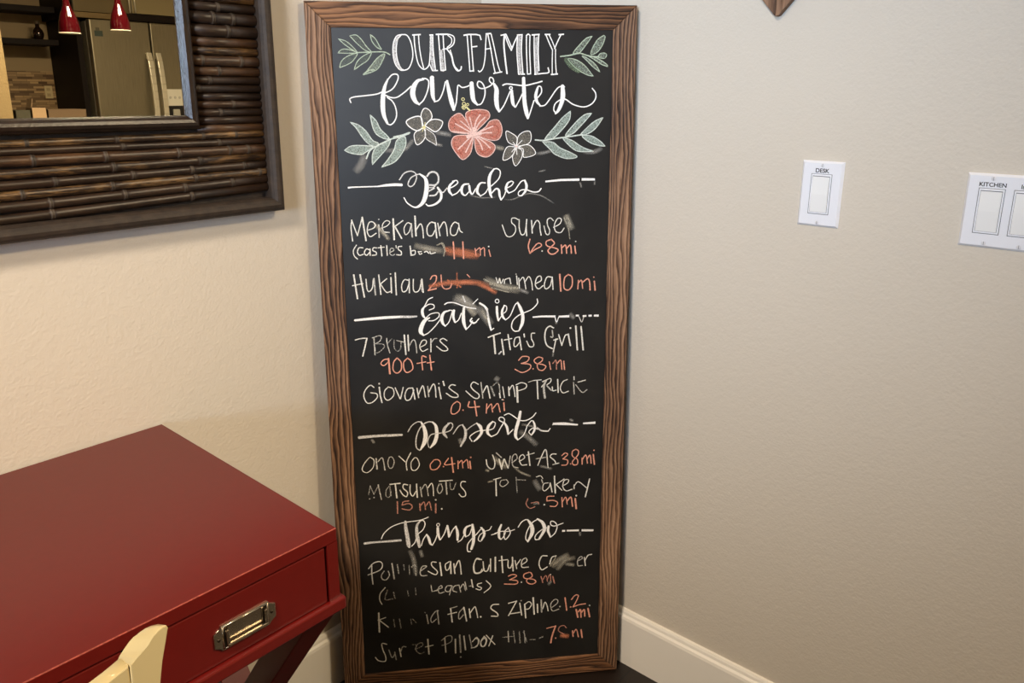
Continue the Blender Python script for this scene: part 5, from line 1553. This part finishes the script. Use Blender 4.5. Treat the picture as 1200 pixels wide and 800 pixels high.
bm = bmesh.new(); box(bm, (1.432, fy+0.002, 0.915), (1.560, fy+0.0042, 1.185)); fp('dispenser_recess', bm, BLK, d2)
bm = bmesh.new(); box(bm, (1.470, fy+0.003, 1.03), (1.522, fy+0.022, 1.160), 0.006); fp('dispenser_paddle', bm, plain('grey_paddle', lin(190, 186, 172), 0.4), d2)
BTN = plain('dispenser_button', lin(200, 196, 184), 0.4)
for k in range(3):
    bm = bmesh.new(); lathe(bm, [(0.010, 0), (0.009, 0.002)], 12, 'y', (1.465+k*0.035, fy+0.003, 1.245)); fp('dispenser_button', bm, BTN, d2)
bm = bmesh.new(); box(bm, (0.988, fy-0.001, 1.690), (1.013, fy+0.002, 1.712)); fp('badge', bm, plain('grey_badge', lin(90, 84, 66), 0.4), d1)
bm = bmesh.new(); box(bm, (0.978, fy-0.001, 1.655), (1.033, fy+0.001, 1.692)); fp('sticker', bm, plain('dark_green_sticker', lin(52, 66, 58), 0.5), d1)
# cabinet above the refrigerator
cab = empty('upper_cabinet', (1.34, -4.95, 1.775), 'brown wall cabinet above the refrigerator in the mirror', 'cabinet')
kp = part_of(cab, cab.location)
bm = bmesh.new(); box(bm, (0.88, -5.245, 1.775), (1.80, -4.67, 2.42)); kp('carcass', bm, ESP)
bm = bmesh.new(); box(bm, (1.16, -4.67, 1.776), (1.80, -4.645, 1.824), 0.002); kp('bottom_rail', bm, ESP)
bm = bmesh.new(); box(bm, (0.88, -4.67, 1.776), (1.16, -4.648, 1.812), 0.002); kp('bottom_rail', bm, plain('tan_rail', lin(120, 98, 58), 0.5))
bm = bmesh.new(); box(bm, (0.882, -4.67, 1.815), (1.268, -4.648, 2.41), 0.002); ca = kp('door', bm, OLIVE)
bm = bmesh.new(); box(bm, (1.274, -4.67, 1.828), (1.798, -4.648, 2.41), 0.002); cb = kp('door', bm, OLIVE2)
for x, d in ((1.253, ca), (1.291, cb)):
    bm = bmesh.new(); tube(bm, [(x, -4.635, 1.828), (x, -4.635, 2.0)], 0.0055, 10)
    for z in (1.85, 1.98): tube(bm, [(x, -4.65, z), (x, -4.635, z)], 0.004, 8)
    kp('handle', bm, HAND, d)
# tall dark panel between the shelves and the refrigerator
pan = empty('cabinet_end_panel', (0.925, -4.98, 0), 'tall dark brown cabinet end panel beside the refrigerator in the mirror', 'cabinet panel')
pp_ = part_of(pan, pan.location)
bm = bmesh.new(); box(bm, (0.906, -5.245, 0.08), (0.942, -4.725, 1.772), 0.002); pp_('panel', bm, ESP)
bm = bmesh.new(); box(bm, (0.910, -5.245, 0.0), (0.938, -4.76, 0.08)); pp_('plinth', bm, ESP)
# floating shelves, bottle, backsplash, outlet, counter
for z0, z1, lab in ((1.599, 1.637, 'lower dark floating shelf holding the small bottle in the mirror'), (1.816, 1.856, 'upper dark floating shelf above the small bottle in the mirror')):
    bm = bmesh.new(); box(bm, (0.10, -5.249, z0), (0.876, -4.97, z1), 0.002)
    T(obj('floating_shelf', bm, ESP), lab, 'shelf', 'floating shelves on the kitchen wall')
bot = empty('bottle', (0.660, -5.08, 1.637), 'small dark round-bodied bottle on the lower floating shelf', 'bottle')
bot.location.x = 0.788
bm = bmesh.new(); lathe(bm, [(0.016, 0), (0.026, 0.004), (0.034, 0.025), (0.036, 0.042), (0.031, 0.064), (0.017, 0.082), (0.0125, 0.090), (0.0125, 0.106)], 24)
obj('bottle_body', bm, plain('dark_bottle_glass', lin(34, 22, 14), 0.08, coat=0.6), bot, True)
bm = bmesh.new(); lathe(bm, [(0.016, 0.105), (0.0165, 0.112), (0.0165, 0.126), (0.010, 0.130)], 20); obj('bottle_stopper', bm, plain('bottle_stopper', lin(70, 56, 40), 0.4), bot)
def mosaic():
    t = NT('mosaic_tile'); c = t.n('ShaderNodeTexCoord'); s = t.n('ShaderNodeSeparateXYZ'); cb = t.n('ShaderNodeCombineXYZ')
    t.l(c.outputs['Object'], s.inputs[0]); t.l(s.outputs[0], cb.inputs[0]); t.l(s.outputs[2], cb.inputs[1])
    br = t.n('ShaderNodeTexBrick', offset=0.37, offset_frequency=2, squash=0.6, squash_frequency=3)
    br.inputs['Scale'].default_value = 1; br.inputs['Brick Width'].default_value = 0.095; br.inputs['Row Height'].default_value = 0.0165
    br.inputs['Mortar Size'].default_value = 0.0008; br.inputs['Color1'].default_value = lin(176, 146, 104); br.inputs['Color2'].default_value = lin(66, 40, 26)
    br.inputs['Mortar'].default_value = lin(90, 72, 50); br.inputs['Bias'].default_value = -0.1
    t.l(cb.outputs[0], br.inputs['Vector']); t.l(br.outputs['Color'], t.b.inputs['Base Color']); t.b.inputs['Roughness'].default_value = 0.3
    return t.m
bm = bmesh.new(); box(bm, (0.05, -5.25, 0.93), (0.904, -5.242, 1.425)); struct('trim_1', bm, mosaic())
out = empty('outlet', (0.857, -5.242, 1.278), 'cream wall outlet plate on the mosaic tile backsplash', 'outlet')
bm = bmesh.new(); box(bm, (-0.026, 0, -0.045), (0.026, 0.005, 0.045), 0.001); obj('outlet_plate', bm, plain('cream_plate', lin(196, 176, 132), 0.4), out)
SOCK = plain('cream_socket', lin(170, 150, 110), 0.4)
for z in (-0.02, 0.02):
    bm = bmesh.new(); box(bm, (-0.012, 0.004, z-0.011), (0.012, 0.0065, z+0.011), 0.001); obj('outlet_socket', bm, SOCK, out)
cnt = empty('kitchen_counter', (0.39, -4.95, 0), 'dark kitchen base cabinet with a stone top below the mosaic backsplash', 'cabinet')
cq = part_of(cnt, cnt.location)
bm = bmesh.new(); box(bm, (0.06, -5.24, 0.0), (0.900, -4.68, 0.89)); cq('carcass', bm, ESP)
bm = bmesh.new(); box(bm, (0.05, -5.241, 0.89), (0.904, -4.65, 0.93), 0.004); cq('countertop', bm, plain('stone_counter', lin(120, 108, 88), 0.25, var=0.2))
for k in range(2):
    bm = bmesh.new(); box(bm, (0.07+k*0.415, -4.68, 0.10), (0.475+k*0.415, -4.66, 0.86), 0.002); cq('door', bm, ESP)
# island with boxes
isl = empty('kitchen_island', (0.9, -3.17, 0), 'dark kitchen island with a stone top under the red pendants', 'kitchen island')
iq = part_of(isl, isl.location)
bm = bmesh.new(); box(bm, (0.0, -3.48, 0), (1.8, -2.88, 0.885)); iq('base', bm, ESP)
bm = bmesh.new(); box(bm, (-0.08, -3.55, 0.885), (1.88, -2.80, 0.924), 0.004); iq('countertop', bm, plain('island_stone', lin(120, 108, 88), 0.25, var=0.2))
KRAFT, CREAMB, GREENB = plain('kraft_board', lin(84, 65, 42), 0.7), plain('cream_carton', lin(150, 124, 92), 0.6), plain('dark_green_board', lin(52, 49, 32), 0.6)
def carton(name, x0, x1, y0, y1, h, mat, lab, flaps):
    r = empty(name, ((x0+x1)/2, (y0+y1)/2, 0.9245), lab, 'box'); rp = part_of(r, r.location); Z = 0.9245
    bm = bmesh.new(); tt = 0.003
    box(bm, (x0, y0, Z), (x1, y1, Z+tt))
    box(bm, (x0, y0, Z), (x0+tt, y1, Z+h)); box(bm, (x1-tt, y0, Z), (x1, y1, Z+h)); box(bm, (x0, y0, Z), (x1, y0+tt, Z+h)); box(bm, (x0, y1-tt, Z), (x1, y1, Z+h))
    rp('carton_body', bm, mat)
    bm = bmesh.new()
    for s in flaps:
        if s == 'l': bar(bm, (x0+0.002, (y0+y1)/2, Z+h-0.001), (x0+0.012, (y0+y1)/2, Z+h+0.045), y1-y0-0.006, 0.002, (1, 0, 0.01))
        if s == 'top': box(bm, (x0+0.001, y0+0.001, Z+h-0.004), (x1-0.001, y1-0.001, Z+h+0.001))
    rp('carton_flap', bm, mat)
carton('storage_box', -0.004, 0.066, -3.30, -3.20, 0.272, GREENB, 'dark green upright box, leftmost of the boxes in the mirror', ['top'])
carton('carton', 0.070, 0.139, -3.28, -3.20, 0.284, CREAMB, 'cream open carton with a raised flap between two boxes in the mirror', ['l'])
carton('cardboard_box', 0.143, 0.330, -3.36, -3.20, 0.274, KRAFT, 'brown cardboard box, rightmost of the boxes in the mirror', ['top'])
# red glass pendants
def red_glass():
    t = NT('ruby_glass'); v = t.coord()
    t.b.inputs['Base Color'].default_value = (0.045, 0.001, 0.003, 1); t.b.inputs['Roughness'].default_value = 0.05
    t.b.inputs['Transmission Weight'].default_value = 0.25; t.b.inputs['IOR'].default_value = 1.3; t.b.inputs['Coat Weight'].default_value = 0.6
    return t.m
RUBY = red_glass(); CLEAR = plain('clear_rim_glass', lin(244, 236, 214), 0.1)
BULB = NT('lit_bulb'); BULB.b.inputs['Emission Color'].default_value = (1, 0.8, 0.55, 1); BULB.b.inputs['Emission Strength'].default_value = 2.5; BULB = BULB.m
for x, zb, lab in ((0.206, 1.561, 'red glass pendant lamp at the left, nearer the dark cabinet, in the mirror'), (0.448, 1.588, 'red glass pendant lamp in front of the refrigerator doors in the mirror')):
    pe = empty('pendant_lamp', (x, -2.95, zb), lab, 'lamp', 'red pendants over the island')
    R = 0.047
    prof = [(R, 0.0), (R*0.99, 0.018), (R*0.93, 0.045), (R*0.74, 0.080), (R*0.50, 0.108), (R*0.34, 0.13), (R*0.26, 0.165), (R*0.24, 0.25)]
    bm = bmesh.new(); lathe(bm, prof+[(r-0.003, h) for r, h in reversed(prof)], 32, cap=False); obj('glass_shade', bm, RUBY, pe, True)
    bm = bmesh.new()
    for a in range(2): 
        lathe(bm, [(R*1.012, -0.001), (R*1.012, 0.003), (R*0.93, 0.003), (R*0.93, -0.001)], 32, cap=False)
    obj('glass_rim', bm, CLEAR, pe, True)
    bm = bmesh.new(); lathe(bm, [(0.001, 0.03), (0.012, 0.034), (0.016, 0.046), (0.014, 0.06), (0.009, 0.075), (0.009, 0.10)], 16); obj('bulb', bm, BULB, pe, True)
    bm = bmesh.new(); lathe(bm, [(0.014, 0.24), (0.014, 0.30), (0.004, 0.31)], 16); tube(bm, [(0, 0, 0.30), (0, 0, 2.48-zb)], 0.003, 8); obj('suspension_cord', bm, HAND, pe)
    bm = bmesh.new(); lathe(bm, [(0.055, 2.499-zb), (0.055, 2.485-zb), (0.02, 2.47-zb)], 24); obj('ceiling_canopy', bm, HAND, pe)
# ceiling lamps that carry the warm light
LENS = NT('lit_diffuser'); LENS.b.inputs['Emission Color'].default_value = (1, 0.78, 0.5, 1); LENS.b.inputs['Emission Strength'].default_value = 1.5; LENS = LENS.m
for x, y, sx, sy, lab in ((-2.2, -1.0, 0.44, 0.44, 'square flush ceiling lamp above the living area'), (0.4, -2.1, 0.94, 0.44, 'long flush ceiling lamp where the living area opens to the kitchen')):
    ce = empty('ceiling_lamp', (x, y, 2.499), lab, 'lamp')
    bm = bmesh.new(); box(bm, (-sx/2, -sy/2, -0.045), (sx/2, sy/2, 0), 0.004); obj('lamp_body', bm, WHT, ce)
    bm = bmesh.new(); box(bm, (-sx/2+0.015, -sy/2+0.015, -0.052), (sx/2-0.015, sy/2-0.015, -0.043)); obj('diffuser', bm, LENS, ce)
# two specks of dropped chalk on the floor by the right baseboard
CHIP = plain('white_chalk_chip', lin(235, 232, 224), 0.9)
for x, y, lab in ((-0.075, -0.497, 'tiny white chip on the dark floor nearest the chalkboard'), (-0.052, -0.532, 'tiny white chip on the dark floor at the bottom picture edge')):
    bm = bmesh.new(); bmesh.ops.create_icosphere(bm, subdivisions=1, radius=0.0016); bmesh.ops.translate(bm, verts=bm.verts, vec=(x, y, 0.0015))
    T(obj('chalk_chip', bm, CHIP), lab, 'debris', 'white chips on the floor')
